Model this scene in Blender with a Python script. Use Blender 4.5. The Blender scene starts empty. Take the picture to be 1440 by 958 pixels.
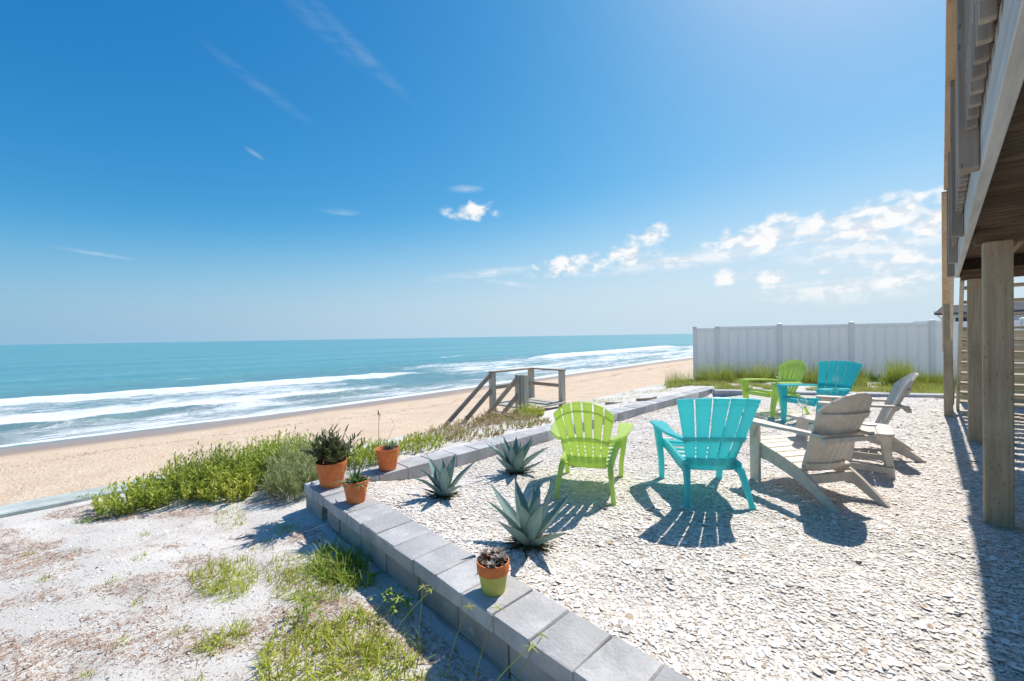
import bpy, math, random
import numpy as np
from mathutils import Vector, Matrix

S = bpy.context.scene
COL = S.collection
R = math.radians
random.seed(7)
RNG = np.random.default_rng(11)

# ------------------------------------------------------------------ camera
CAM_H = 1.57
cd = bpy.data.cameras.new("camera")
cam = bpy.data.objects.new("camera", cd)
COL.objects.link(cam)
S.camera = cam
cd.sensor_width = 36.0
cd.lens = 590.0 / 1440.0 * 36.0
cd.clip_start = 0.05
cd.clip_end = 40000.0
cam.location = (0, 0, CAM_H)
cam.rotation_euler = (Matrix.Rotation(R(45.7), 3, 'Z') @ Matrix.Rotation(R(90 - 0.55), 3, 'X') @ Matrix.Rotation(R(-0.94), 3, 'Z')).to_euler()

# ------------------------------------------------------------------ light
SUN_EL, SUN_AZ = 51.0, -2.5          # azimuth from +Y towards +X
S.view_settings.view_transform = 'Standard'
S.view_settings.look = 'None'
S.view_settings.gamma = 1.0
S.view_settings.exposure = 0.5
S.view_settings.use_curve_mapping = False
sun_dir = Vector((math.sin(R(SUN_AZ)) * math.cos(R(SUN_EL)), math.cos(R(SUN_AZ)) * math.cos(R(SUN_EL)), math.sin(R(SUN_EL))))
sl = bpy.data.lights.new("sun", 'SUN')
sl.energy = 3.8
sl.angle = R(0.53)
sl.color = (1.0, 0.955, 0.89)
so = bpy.data.objects.new("sun", sl)
COL.objects.link(so)
so.rotation_euler = sun_dir.to_track_quat('Z', 'Y').to_euler()
so.location = (0, 20, 30)


class NT:
    """small wrapper to write node trees quickly"""
    def __init__(s, tree):
        s.t = tree
        s.n = tree.nodes
        s.l = tree.links

    def new(s, typ, **kw):
        n = s.n.new(typ)
        for k, v in kw.items():
            setattr(n, k, v)
        return n

    def put(s, sock, v):
        if v is None:
            return
        if isinstance(v, bpy.types.NodeSocket):
            s.l.new(v, sock)
        elif isinstance(v, (tuple, list)) and len(v) == 3 and sock.type == 'RGBA':
            sock.default_value = (*v, 1)
        else:
            sock.default_value = v

    def m(s, op, a, b=None, c=None, clamp=False):
        n = s.new('ShaderNodeMath', operation=op, use_clamp=clamp)
        s.put(n.inputs[0], a)
        s.put(n.inputs[1], b)
        s.put(n.inputs[2], c)
        return n.outputs[0]

    def mix(s, f, a, b, mode='MIX'):
        n = s.new('ShaderNodeMix', data_type='RGBA', blend_type=mode)
        s.put(n.inputs[0], f)
        s.put(n.inputs[6], a)
        s.put(n.inputs[7], b)
        return n.outputs[2]

    def ramp(s, f, stops, interp='LINEAR'):
        n = s.new('ShaderNodeValToRGB')
        cr = n.color_ramp
        cr.interpolation = interp
        while len(cr.elements) < len(stops):
            cr.elements.new(0.5)
        for e, (p, c) in zip(cr.elements, stops):
            e.position = p
            e.color = (*c, 1) if len(c) == 3 else c
        s.put(n.inputs[0], f)
        return n.outputs[0]

    def noise(s, vec, scale, detail=4, rough=0.55, dist=0.0, out=0):
        n = s.new('ShaderNodeTexNoise')
        s.put(n.inputs['Vector'], vec)
        n.inputs['Scale'].default_value = scale
        n.inputs['Detail'].default_value = detail
        n.inputs['Roughness'].default_value = rough
        n.inputs['Distortion'].default_value = dist
        return n.outputs[out]

    def scale(s, vec, sc, loc=(0, 0, 0), rot=(0, 0, 0)):
        n = s.new('ShaderNodeMapping')
        s.put(n.inputs[0], vec)
        n.inputs[1].default_value = loc
        n.inputs[2].default_value = rot
        n.inputs[3].default_value = sc
        return n.outputs[0]

    def smooth(s, x, a, b):
        n = s.new('ShaderNodeMapRange', interpolation_type='SMOOTHSTEP')
        s.put(n.inputs[0], x)
        n.inputs[1].default_value = a
        n.inputs[2].default_value = b
        n.inputs[3].default_value = 0
        n.inputs[4].default_value = 1
        return n.outputs[0]

    def attr(s, name, out=2):
        return s.new('ShaderNodeAttribute', attribute_name=name).outputs[out]


# world: clear sky with a few fair-weather clouds out towards the land
W = bpy.data.worlds.new("World")
S.world = W
W.use_nodes = True
w = NT(W.node_tree)
w.n.clear()
sky = w.new('ShaderNodeTexSky', sky_type='NISHITA')
sky.sun_disc = False
sky.sun_elevation = R(SUN_EL)
sky.sun_rotation = R(SUN_AZ)
sky.altitude = 0.0
sky.air_density = 1.0
sky.dust_density = 0.6
sky.ozone_density = 2.5
tc = w.new('ShaderNodeTexCoord').outputs['Generated']
sep = w.new('ShaderNodeSeparateXYZ')
w.l.new(tc, sep.inputs[0])
DEG = 180.0 / math.pi
az = w.m('MULTIPLY', w.m('ARCTAN2', sep.outputs[0], sep.outputs[1]), DEG)
el = w.m('MULTIPLY', w.m('ARCSINE', sep.outputs[2]), DEG)
cx = w.new('ShaderNodeCombineXYZ')
w.put(cx.inputs[0], az)
w.put(cx.inputs[1], el)
ae = cx.outputs[0]
# az, el, half width, half height (degrees), tilt, opacity, kind (0 puffy, 1 streaky, 2 trail)
CLOUDS = [
    (-51.01, 16.70, 2.7, 1.0, 0, 0.95, 0), (-27.32, 12.85, 1.92, 0.96, 0, 0.95, 0), (-29.66, 10.55, 2.68, 1.26, 0, 0.95, 0),
    (-37.83, 9.33, 4.76, 1.12, 5, 0.90, 0), (-14.20, 11.13, 5.0, 1.35, 8, 1.10, 0), (-17.12, 9.62, 19.5, 1.15, 4, 0.85, 1),
    (-5.36, 8.44, 7.5, 1.2, 3, 0.85, 1), (-3.96, 11.04, 4.8, 1.5, 3, 1.15, 0), (-0.54, 10.71, 1.64, 1.97, 0, 0.95, 0),
    (-17.90, 6.68, 1.97, 0.84, 0, 0.90, 0), (-13.82, 6.34, 1.68, 0.81, 0, 0.85, 0), (-13.55, 5.18, 1.81, 0.49, 0, 0.70, 0),
    (-2.92, 6.97, 3.24, 1.40, 0, 0.85, 0), (-3.73, 4.87, 4.29, 0.79, 0, 0.75, 0), (-8.80, 6.49, 0.74, 0.46, 0, 0.70, 0),
    (-8.21, 4.29, 7.5, 1.4, -2, 0.75, 1), (-49.42, 8.55, 7.24, 0.66, 6, 0.45, 1), (-45.77, 7.17, 3.88, 0.38, -8, 0.30, 1),
    (-90.25, 8.63, 2.86, 0.20, -5, 0.32, 2), (-76.81, 20.82, 1.13, 0.29, -25, 0.25, 2), (-65.03, 32.75, 7.73, 0.90, -32, 0.075, 1),
    (-71.11, 34.84, 8.65, 0.94, -28, 0.05, 1), (-75.81, 27.30, 6.51, 0.66, -25, 0.045, 1), (-51.63, 19.29, 2.39, 0.51, 0, 0.30, 1),
    (-67.53, 15.71, 2.50, 0.42, 0, 0.20, 1), (2.96, 6.52, 2.54, 1.89, 0, 0.90, 0), (5.39, 9.72, 2.67, 1.77, 0, 0.90, 0),
    (16.0, 8.0, 6.0, 1.8, 0, 0.9, 0), (27.0, 12.0, 5.0, 1.6, 0, 0.9, 0), (40.0, 7.0, 8.0, 1.4, 0, 0.7, 1),
]
puff = w.noise(w.scale(ae, (0.62, 1.0, 1)), 0.72, 6, 0.52, 0.15)
streak = w.noise(w.scale(ae, (0.16, 1.1, 1), rot=(0, 0, R(8))), 1.3, 5, 0.62, 0.5)
reach = {0: None, 1: None, 2: None}
for (a0, e0, ra, re_, tilt, op, kind) in CLOUDS:
    k = 1.45 if kind == 0 else 1.15
    mp = w.new('ShaderNodeMapping', vector_type='TEXTURE')
    w.l.new(ae, mp.inputs[0])
    mp.inputs[1].default_value = (a0, e0, 0)
    mp.inputs[2].default_value = (0, 0, R(tilt))
    mp.inputs[3].default_value = (ra * k, re_ * k, 1)
    ln = w.new('ShaderNodeVectorMath', operation='LENGTH')
    w.l.new(mp.outputs[0], ln.inputs[0])
    # 1 at the heart of the cloud, weaker clouds reach less high
    m_ = w.m('SUBTRACT', op if kind == 0 else 2.2 * op, w.m('MULTIPLY', ln.outputs['Value'], 1.0 if kind == 0 else 2.2 * op))
    reach[kind] = m_ if reach[kind] is None else w.m('MAXIMUM', reach[kind], m_)
d0 = w.m('MULTIPLY', w.smooth(w.m('ADD', reach[0], w.m('MULTIPLY', w.m('SUBTRACT', puff, 0.5), 3.0)), -0.05, 0.85), w.smooth(reach[0], -0.30, 0.2))
d1 = w.m('MULTIPLY', w.m('MULTIPLY', w.smooth(streak, 0.22, 0.66), reach[1], clamp=True), 0.72, clamp=True)
d2 = w.m('MULTIPLY', reach[2], 0.35, clamp=True)
dsum = w.m('MAXIMUM', d0, w.m('MAXIMUM', d1, d2), clamp=True)
# grade the clear sky to the deep blue of the day, paler towards the horizon haze
EXPO = 2.0 ** S.view_settings.exposure
SKY_K = 0.1 * EXPO
sc_ = w.new('ShaderNodeSeparateColor')
w.l.new(sky.outputs[0], sc_.inputs[0])
cc_ = w.new('ShaderNodeCombineColor')
for ch, (a_, g_) in enumerate(((1.34, 2.15), (0.90, 1.05), (0.92, 0.65))):
    lin = w.m('MULTIPLY', sc_.outputs[ch], 0.1275)
    x_ = w.m('MULTIPLY', w.m('POWER', lin, g_), a_)
    x_ = w.m('MINIMUM', x_, w.m('MULTIPLY', lin, 0.92)) if ch == 0 else (w.m('MAXIMUM', x_, w.m('MULTIPLY', lin, 0.9)) if ch == 2 else x_)
    w.l.new(w.m('MULTIPLY', x_, 1 / SKY_K), cc_.inputs[ch])
cosd = w.m('COSINE', w.m('MULTIPLY', w.m('SUBTRACT', az, SUN_AZ), math.pi / 180))
tow = w.m('MULTIPLY', w.m('ADD', cosd, 0.15), 0.87, clamp=True)
hz = w.mix(tow, tuple(v / SKY_K for v in (0.27, 0.495, 0.70)), tuple(v / SKY_K for v in (0.60, 0.755, 0.865)))
clear = w.mix(w.smooth(w.m('MULTIPLY', el, w.m('SUBTRACT', 1.75, w.m('MULTIPLY', tow, 0.75))), 22.0, -1.5), cc_.outputs[0], hz)
shade = w.noise(w.scale(ae, (0.7, 1.0, 1), loc=(0.0, -0.5, 0)), 0.72, 5, 0.52, 0.15)
ccol = w.mix(w.smooth(w.m('SUBTRACT', shade, puff), -0.06, 0.10), tuple(v / SKY_K for v in (0.97, 0.98, 0.99)), tuple(v / SKY_K for v in (0.74, 0.81, 0.89)))
skyc = w.mix(dsum, clear, ccol)
bg = w.new('ShaderNodeBackground')
bg.inputs[1].default_value = 0.1
w.l.new(skyc, bg.inputs[0])
wo = w.new('ShaderNodeOutputWorld')
w.l.new(bg.outputs[0], wo.inputs[0])


# ------------------------------------------------------------------ materials
def material(name):
    m = bpy.data.materials.new(name)
    m.use_nodes = True
    nt = NT(m.node_tree)
    nt.n.clear()
    out = nt.new('ShaderNodeOutputMaterial')
    b = nt.new('ShaderNodeBsdfPrincipled')
    nt.l.new(b.outputs[0], out.inputs[0])
    return m, nt, b, out


def bump(nt, b, h, strength, dist):
    n = nt.new('ShaderNodeBump')
    n.inputs['Strength'].default_value = strength
    n.inputs['Distance'].default_value = dist
    nt.put(n.inputs['Height'], h)
    nt.l.new(n.outputs[0], b.inputs['Normal'])


def obj_vec(nt):
    return nt.new('ShaderNodeTexCoord').outputs['Object']


def pos_vec(nt):
    return nt.new('ShaderNodeNewGeometry').outputs['Position']


def rnd(nt):
    return nt.new('ShaderNodeObjectInfo').outputs['Random']


def mat_wood(name, c1, c2, axis, rough=0.8, knots=True):
    m, nt, b, _ = material(name)
    v = obj_vec(nt)
    sc = [26, 26, 26]
    sc[axis] = 1.3
    off = nt.new('ShaderNodeVectorMath', operation='ADD')
    nt.l.new(v, off.inputs[0])
    cmb = nt.new('ShaderNodeCombineXYZ')
    r = rnd(nt)
    for i in range(3):
        nt.put(cmb.inputs[i], nt.m('MULTIPLY', r, 37.0 + 11 * i))
    nt.l.new(cmb.outputs[0], off.inputs[1])
    v2 = off.outputs[0]
    g1 = nt.noise(nt.scale(v2, tuple(sc)), 1.0, 6, 0.65, 0.6)
    g2 = nt.noise(v2, 1.7, 4, 0.6)
    f = nt.m('ADD', nt.m('MULTIPLY', g1, 0.75), nt.m('MULTIPLY', g2, 0.45))
    col = nt.mix(nt.smooth(f, 0.38, 0.80), c1, c2)
    if knots:
        vo = nt.new('ShaderNodeTexVoronoi')
        sck = [7, 7, 7]
        sck[axis] = 2.4
        nt.put(vo.inputs['Vector'], nt.scale(v2, tuple(sck)))
        k = nt.smooth(vo.outputs['Distance'], 0.22, 0.10)
        col = nt.mix(nt.m('MULTIPLY', k, 0.6), col, tuple(x * 0.35 for x in c1))
    col = nt.mix(nt.m('MULTIPLY', r, 0.35), col, tuple(x * 0.72 for x in c1))
    nt.put(b.inputs['Base Color'], col)
    b.inputs['Roughness'].default_value = rough
    b.inputs['Specular IOR Level'].default_value = 0.25
    bump(nt, b, g1, 0.45, 0.004)
    return m


def mat_plastic(name, col, trans=0.3, rough=0.42):
    m, nt, b, out = material(name)
    v = obj_vec(nt)
    n1 = nt.noise(v, 9.0, 5, 0.6)
    c = nt.mix(nt.m('MULTIPLY', nt.smooth(n1, 0.35, 0.75), 0.32), col, tuple(min(1, x * 0.78 + 0.10) for x in col))
    c = nt.mix(nt.m('MULTIPLY', nt.smooth(nt.noise(v, 34.0, 6, 0.7), 0.58, 0.74), 0.35), c, tuple(x * 0.6 + 0.06 for x in col))
    nt.put(b.inputs['Base Color'], c)
    nt.put(b.inputs['Roughness'], nt.m('ADD', rough - 0.08, nt.m('MULTIPLY', n1, 0.2)))
    b.inputs['Specular IOR Level'].default_value = 0.4
    bump(nt, b, nt.noise(v, 260, 3), 0.12, 0.001)
    t = nt.new('ShaderNodeBsdfTranslucent')
    nt.put(t.inputs[0], tuple(min(1, x * 1.15) for x in col))
    mx = nt.new('ShaderNodeMixShader')
    mx.inputs[0].default_value = trans
    nt.l.new(b.outputs[0], mx.inputs[1])
    nt.l.new(t.outputs[0], mx.inputs[2])
    nt.l.new(mx.outputs[0], out.inputs[0])
    return m


def mat_leaf(name, stops, rough=0.5, trans=0.3, attr='tint', spec=0.3):
    m, nt, b, out = material(name)
    f = nt.attr(attr)
    col = nt.ramp(f, stops)
    nt.put(b.inputs['Base Color'], col)
    b.inputs['Roughness'].default_value = rough
    b.inputs['Specular IOR Level'].default_value = spec
    t = nt.new('ShaderNodeBsdfTranslucent')
    nt.put(t.inputs[0], nt.mix(0.25, col, (0.5, 0.55, 0.05)))
    mx = nt.new('ShaderNodeMixShader')
    mx.inputs[0].default_value = trans
    nt.l.new(b.outputs[0], mx.inputs[1])
    nt.l.new(t.outputs[0], mx.inputs[2])
    nt.l.new(mx.outputs[0], out.inputs[0])
    return m


def mat_simple(name, col, rough=0.7, spec=0.3, var=0.15, scale=8, bumps=0.2, bscale=60, bdist=0.003):
    m, nt, b, _ = material(name)
    v = obj_vec(nt)
    n1 = nt.noise(v, scale, 5, 0.6)
    c = nt.mix(nt.smooth(n1, 0.3, 0.75), tuple(x * (1 - var) for x in col), tuple(min(1, x * (1 + var)) for x in col))
    nt.put(b.inputs['Base Color'], c)
    b.inputs['Roughness'].default_value = rough
    b.inputs['Specular IOR Level'].default_value = spec
    if bumps:
        bump(nt, b, nt.noise(v, bscale, 4), bumps, bdist)
    return m


M = {}


def build_materials():
    # beach and dune sand
    m, nt, b, _ = material('dune_sand')
    v = pos_vec(nt)
    n1 = nt.noise(v, 1.3, 6, 0.6)
    n2 = nt.noise(v, 55, 5, 0.7)
    n3 = nt.noise(v, 260, 3, 0.7)
    c = nt.mix(nt.smooth(n1, 0.35, 0.7), (0.68, 0.63, 0.565), (0.76, 0.715, 0.655))
    st = nt.m('MULTIPLY', nt.smooth(nt.noise(v, 1.6, 6, 0.68, 0.5), 0.50, 0.68), nt.smooth(n2, 0.35, 0.6))
    c = nt.mix(nt.m('MULTIPLY', st, 0.65), c, (0.47, 0.345, 0.27))
    c = nt.mix(nt.m('MULTIPLY', nt.smooth(n2, 0.58, 0.72), 0.5), c, (0.30, 0.25, 0.21))
    c = nt.mix(nt.m('MULTIPLY', nt.smooth(n3, 0.56, 0.7), 0.55), c, (0.26, 0.23, 0.21))
    c = nt.mix(nt.m('MULTIPLY', nt.smooth(n3, 0.46, 0.34), 0.5), c, (0.78, 0.76, 0.73))
    nt.put(b.inputs['Base Color'], c)
    b.inputs['Roughness'].default_value = 0.95
    b.inputs['Specular IOR Level'].default_value = 0.1
    bump(nt, b, nt.m('ADD', nt.m('MULTIPLY', n2, 0.7), nt.m('MULTIPLY', n3, 0.4)), 0.9, 0.012)
    M['dune'] = m

    m, nt, b, _ = material('beach_sand')
    v = pos_vec(nt)
    s = nt.attr('shore')
    nw = nt.noise(nt.scale(v, (0.25, 0.08, 0.2)), 1.0, 4)
    sw = nt.m('ADD', s, nt.m('MULTIPLY', nt.m('SUBTRACT', nw, 0.5), 5.0))
    wet = nt.smooth(sw, -4.6, -2.2)
    n1 = nt.noise(v, 0.7, 6, 0.65)
    n2 = nt.noise(v, 9, 5, 0.65)
    n3 = nt.noise(v, 60, 3, 0.65)
    c = nt.mix(nt.smooth(n1, 0.35, 0.7), (0.69, 0.515, 0.365), (0.76, 0.595, 0.44))
    c = nt.mix(nt.m('MULTIPLY', nt.smooth(n2, 0.52, 0.70), 0.45), c, (0.47, 0.32, 0.225))
    c = nt.mix(nt.m('MULTIPLY', nt.smooth(n3, 0.55, 0.7), 0.3), c, (0.72, 0.63, 0.54))
    c = nt.mix(nt.m('MULTIPLY', wet, 0.85), c, (0.30, 0.225, 0.18))
    nt.put(b.inputs['Base Color'], c)
    nt.put(b.inputs['Roughness'], nt.m('SUBTRACT', 0.95, nt.m('MULTIPLY', nt.smooth(sw, -3.0, -1.2), 0.62)))
    nt.put(b.inputs['Specular IOR Level'], nt.m('ADD', 0.05, nt.m('MULTIPLY', wet, 0.3)))
    hh = nt.m('MULTIPLY', nt.m('ADD', nt.m('MULTIPLY', n2, 1.0), nt.m('MULTIPLY', n1, 0.6)), nt.m('SUBTRACT', 1.0, wet))
    bump(nt, b, hh, 0.8, 0.10)
    M['beach'] = m

    # sea water with foam
    m, nt, b, out = material('sea_water')
    v = pos_vec(nt)
    fo = nt.attr('foam')
    s = nt.attr('shore')
    vs = nt.scale(v, (0.85, 0.20, 0.5))
    fn = nt.noise(vs, 1.3, 9, 0.72, 0.9)
    fn2 = nt.noise(nt.scale(v, (1.0, 0.6, 1)), 4.5, 5, 0.65)
    fm = nt.m('ADD', nt.m('MULTIPLY', fn, 0.75), nt.m('MULTIPLY', fn2, 0.25))
    f = nt.smooth(nt.m('SUBTRACT', nt.m('ADD', fo, 0.28), fm), -0.02, 0.20)
    big = nt.noise(nt.scale(v, (0.05, 0.006, 0.1)), 1.0, 4, 0.55)
    deep = nt.mix(nt.smooth(big, 0.35, 0.65), (0.105, 0.29, 0.335), (0.135, 0.35, 0.37))
    shal = nt.mix(nt.smooth(s, 0.0, 10.0), (0.25, 0.31, 0.29), (0.14, 0.27, 0.29))
    wc = nt.mix(nt.smooth(s, 10.0, 60.0), shal, deep)
    c = nt.mix(f, wc, (0.74, 0.77, 0.78))
    nt.put(b.inputs['Base Color'], c)
    nt.put(b.inputs['Roughness'], nt.m('ADD', 0.28, nt.m('MULTIPLY', f, 0.5)))
    b.inputs['IOR'].default_value = 1.33
    b.inputs['Specular IOR Level'].default_value = 0.22
    rip = nt.m('ADD', nt.m('MULTIPLY', nt.noise(nt.scale(v, (1.0, 0.35, 1)), 1.6, 6, 0.62), 1.0), nt.m('MULTIPLY', nt.noise(nt.scale(v, (0.3, 0.05, 1)), 0.8, 5, 0.6), 2.2))
    bump(nt, b, nt.m('ADD', rip, nt.m('MULTIPLY', f, 0.5)), 0.75, 0.22)
    M['sea'] = m

    # shell gravel: the bed and the loose shells
    m, nt, b, _ = material('shell_bed')
    v = pos_vec(nt)
    vo = nt.new('ShaderNodeTexVoronoi')
    nt.put(vo.inputs['Vector'], nt.scale(v, (1, 1, 0.2)))
    vo.inputs['Scale'].default_value = 42
    sp = nt.new('ShaderNodeSeparateColor')
    nt.l.new(vo.outputs['Color'], sp.inputs[0])
    c = nt.ramp(sp.outputs[0], [(0.0, (0.52, 0.42, 0.33)), (0.15, (0.67, 0.58, 0.49)), (0.5, (0.77, 0.70, 0.62)), (1.0, (0.86, 0.82, 0.76))])
    n1 = nt.noise(v, 0.9, 4)
    c = nt.mix(nt.m('MULTIPLY', nt.smooth(n1, 0.45, 0.7), 0.3), c, (0.48, 0.40, 0.33))
    edge = nt.smooth(vo.outputs['Distance'], 0.30, 0.62)
    c = nt.mix(nt.m('MULTIPLY', edge, 0.3), c, (0.40, 0.35, 0.30))
    nt.put(b.inputs['Base Color'], c)
    b.inputs['Roughness'].default_value = 0.85
    b.inputs['Specular IOR Level'].default_value = 0.2
    bump(nt, b, nt.m('ADD', nt.m('SUBTRACT', 1.0, vo.outputs['Distance']), nt.m('MULTIPLY', sp.outputs[1], 0.8)), 0.8, 0.012)
    M['shell_bed'] = m

    m, nt, b, _ = material('shell')
    c = nt.ramp(nt.attr('tint'), [(0.0, (0.36, 0.25, 0.16)), (0.07, (0.56, 0.43, 0.31)), (0.12, (0.56, 0.51, 0.47)), (0.22, (0.70, 0.595, 0.48)), (0.5, (0.785, 0.72, 0.645)), (1.0, (0.855, 0.825, 0.785))])
    n1 = nt.noise(pos_vec(nt), 120, 3)
    c = nt.mix(nt.m('MULTIPLY', nt.smooth(n1, 0.5, 0.75), 0.3), c, (0.60, 0.53, 0.46))
    nt.put(b.inputs['Base Color'], c)
    b.inputs['Roughness'].default_value = 0.6
    b.inputs['Specular IOR Level'].default_value = 0.3
    M['shell'] = m

    # grey concrete wall stone
    for nm, ca, cb in (('cap', (0.45, 0.44, 0.435), (0.65, 0.635, 0.62)), ('block', (0.31, 0.295, 0.27), (0.47, 0.45, 0.415))):
        m, nt, b, _ = material(nm + '_stone')
        v = pos_vec(nt)
        n1 = nt.noise(v, 3.2, 6, 0.6, 0.4)
        n2 = nt.noise(v, 45, 5, 0.7)
        c = nt.mix(nt.smooth(n1, 0.35, 0.68), ca, cb)
        c = nt.mix(nt.m('MULTIPLY', rnd(nt), 0.6), c, tuple(x * 0.80 for x in ca))
        c = nt.mix(nt.m('MULTIPLY', nt.smooth(n2, 0.60, 0.74), 0.45), c, (0.22, 0.21, 0.20))
        n3 = nt.noise(v, 9, 5, 0.7)
        c = nt.mix(nt.m('MULTIPLY', nt.smooth(n3, 0.56, 0.72), 0.6), c, (0.66, 0.64, 0.60))
        c = nt.mix(nt.m('MULTIPLY', nt.smooth(nt.noise(v, 5.5, 7, 0.7, 0.8), 0.56, 0.70), 0.5), c, (0.27, 0.265, 0.255))
        nt.put(b.inputs['Base Color'], c)
        b.inputs['Roughness'].default_value = 0.9
        b.inputs['Specular IOR Level'].default_value = 0.2
        bump(nt, b, nt.m('ADD', n2, nt.m('MULTIPLY', n1, 0.6)), 0.9, 0.008)
        M[nm] = m
    M['joint'] = mat_simple('wall_core', (0.16, 0.15, 0.14), 0.95, 0.1)
    M['seawall'] = mat_simple('seawall_concrete', (0.50, 0.54, 0.50), 0.85, 0.25, 0.22, 4, 0.4, 40, 0.004)

    # timber
    M['post'] = mat_wood('treated_post', (0.35, 0.26, 0.165), (0.61, 0.485, 0.33), 2)
    M['rim'] = mat_wood('weathered_rim', (0.40, 0.385, 0.35), (0.62, 0.61, 0.58), 1, knots=False)
    M['cap_rail'] = mat_wood('brown_rail', (0.45, 0.30, 0.19), (0.64, 0.46, 0.31), 1)
    M['baluster'] = mat_wood('grey_baluster', (0.24, 0.19, 0.15), (0.44, 0.37, 0.30), 2)
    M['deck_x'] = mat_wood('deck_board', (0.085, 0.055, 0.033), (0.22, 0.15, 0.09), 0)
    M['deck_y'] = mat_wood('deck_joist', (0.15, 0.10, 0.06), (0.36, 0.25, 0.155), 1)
    M['tread'] = mat_wood('pale_tread', (0.40, 0.33, 0.24), (0.60, 0.52, 0.40), 0)
    M['new_x'] = mat_wood('honey_board', (0.58, 0.42, 0.22), (0.74, 0.57, 0.34), 0)
    M['dune_post'] = mat_wood('weathered_post', (0.42, 0.37, 0.29), (0.66, 0.60, 0.48), 2)
    M['dune_rail'] = mat_wood('weathered_rail', (0.33, 0.245, 0.18), (0.55, 0.425, 0.32), 1)
    M['lumber'] = mat_simple('taupe_lumber', (0.67, 0.575, 0.47), 0.55, 0.35, 0.10, 14, 0.25, 130, 0.002)
    M['vinyl'] = mat_plastic('white_vinyl', (0.82, 0.82, 0.82), 0.31)

    M['green'] = mat_plastic('lime_resin', (0.66, 0.78, 0.25), 0.50)
    M['teal'] = mat_plastic('teal_resin', (0.15, 0.69, 0.70), 0.52)
    # terracotta
    m, nt, b, _ = material('terracotta')
    v = obj_vec(nt)
    n1 = nt.noise(v, 14, 5, 0.6)
    c = nt.mix(nt.smooth(n1, 0.3, 0.75), (0.60, 0.15, 0.04), (0.74, 0.235, 0.075))
    c = nt.mix(nt.m('MULTIPLY', nt.smooth(nt.noise(nt.scale(v, (6, 6, 2)), 3, 5), 0.55, 0.75), 0.22), c, (0.70, 0.40, 0.24))
    nt.put(b.inputs['Base Color'], c)
    b.inputs['Roughness'].default_value = 0.85
    bump(nt, b, nt.noise(v, 120, 4), 0.25, 0.002)
    M['terracotta'] = m
    M['pot_paint'] = mat_simple('chartreuse_paint', (0.46, 0.47, 0.11), 0.6, 0.3, 0.12, 16, 0.2, 90)
    M['soil'] = mat_simple('potting_soil', (0.045, 0.032, 0.022), 0.95, 0.1, 0.3, 40, 0.8, 90, 0.01)
    # glass
    m, nt, b, _ = material('clear_glass')
    b.inputs['Base Color'].default_value = (0.95, 0.98, 0.98, 1)
    b.inputs['Roughness'].default_value = 0.02
    b.inputs['Transmission Weight'].default_value = 1.0
    b.inputs['IOR'].default_value = 1.45
    M['glass'] = m
    # plants
    m, nt, b, _ = material('agave_leaf')
    v = obj_vec(nt)
    n1 = nt.noise(nt.scale(v, (9, 9, 3)), 1.0, 5)
    c = nt.mix(nt.smooth(n1, 0.35, 0.7), (0.17, 0.28, 0.26), (0.27, 0.385, 0.355))
    c = nt.mix(nt.m('MULTIPLY', rnd(nt), 0.35), c, (0.10, 0.20, 0.17))
    ed = nt.attr('edge')
    c = nt.mix(nt.smooth(ed, 0.86, 1.0), c, (0.30, 0.30, 0.20))
    tp = nt.attr('tip')
    c = nt.mix(nt.smooth(tp, 0.95, 1.0), c, (0.10, 0.06, 0.04))
    nt.put(b.inputs['Base Color'], c)
    b.inputs['Roughness'].default_value = 0.48
    b.inputs['Specular IOR Level'].default_value = 0.35
    M['agave'] = m
    M['shrub'] = mat_leaf('shrub_leaf', [(0.0, (0.17, 0.11, 0.06)), (0.12, (0.15, 0.15, 0.04)), (0.4, (0.27, 0.38, 0.05)), (0.7, (0.42, 0.51, 0.07)), (1.0, (0.62, 0.58, 0.11))])
    M['shrub_grey'] = mat_leaf('grey_green_leaf', [(0.0, (0.22, 0.17, 0.10)), (0.3, (0.21, 0.25, 0.10)), (0.7, (0.38, 0.44, 0.18)), (1.0, (0.52, 0.53, 0.27))])
    M['shrub_dry'] = mat_leaf('dry_leaf', [(0.0, (0.27, 0.14, 0.085)), (0.35, (0.47, 0.32, 0.20)), (0.6, (0.58, 0.48, 0.32)), (0.8, (0.42, 0.41, 0.10)), (1.0, (0.30, 0.37, 0.06))])
    M['grass'] = mat_leaf('bright_grass', [(0.0, (0.44, 0.33, 0.15)), (0.15, (0.40, 0.38, 0.08)), (0.5, (0.42, 0.49, 0.06)), (1.0, (0.60, 0.60, 0.10))])
    M['grass_dark'] = mat_leaf('weed_leaf', [(0.0, (0.42, 0.36, 0.10)), (0.3, (0.26, 0.34, 0.05)), (0.7, (0.16, 0.29, 0.035)), (1.0, (0.36, 0.44, 0.06))])
    M['oats'] = mat_leaf('dune_grass', [(0.0, (0.58, 0.43, 0.22)), (0.3, (0.52, 0.47, 0.12)), (0.65, (0.33, 0.42, 0.08)), (1.0, (0.48, 0.53, 0.11))])
    M['litter'] = mat_leaf('dry_litter', [(0.0, (0.30, 0.14, 0.085)), (0.5, (0.46, 0.27, 0.18)), (1.0, (0.56, 0.41, 0.28))], 0.8, 0.1)
    M['stem'] = mat_simple('plant_stem', (0.20, 0.15, 0.08), 0.8, 0.2, 0.2)
    M['jade'] = mat_leaf('dark_succulent_leaf', [(0.0, (0.11, 0.055, 0.035)), (0.3, (0.065, 0.075, 0.03)), (0.7, (0.10, 0.135, 0.055)), (1.0, (0.20, 0.21, 0.10))], 0.45, 0.15)
    M['aloe'] = mat_leaf('aloe_leaf', [(0.0, (0.05, 0.12, 0.04)), (0.6, (0.10, 0.22, 0.06)), (0.85, (0.25, 0.33, 0.13)), (1.0, (0.60, 0.55, 0.36))], 0.4, 0.15)
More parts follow.
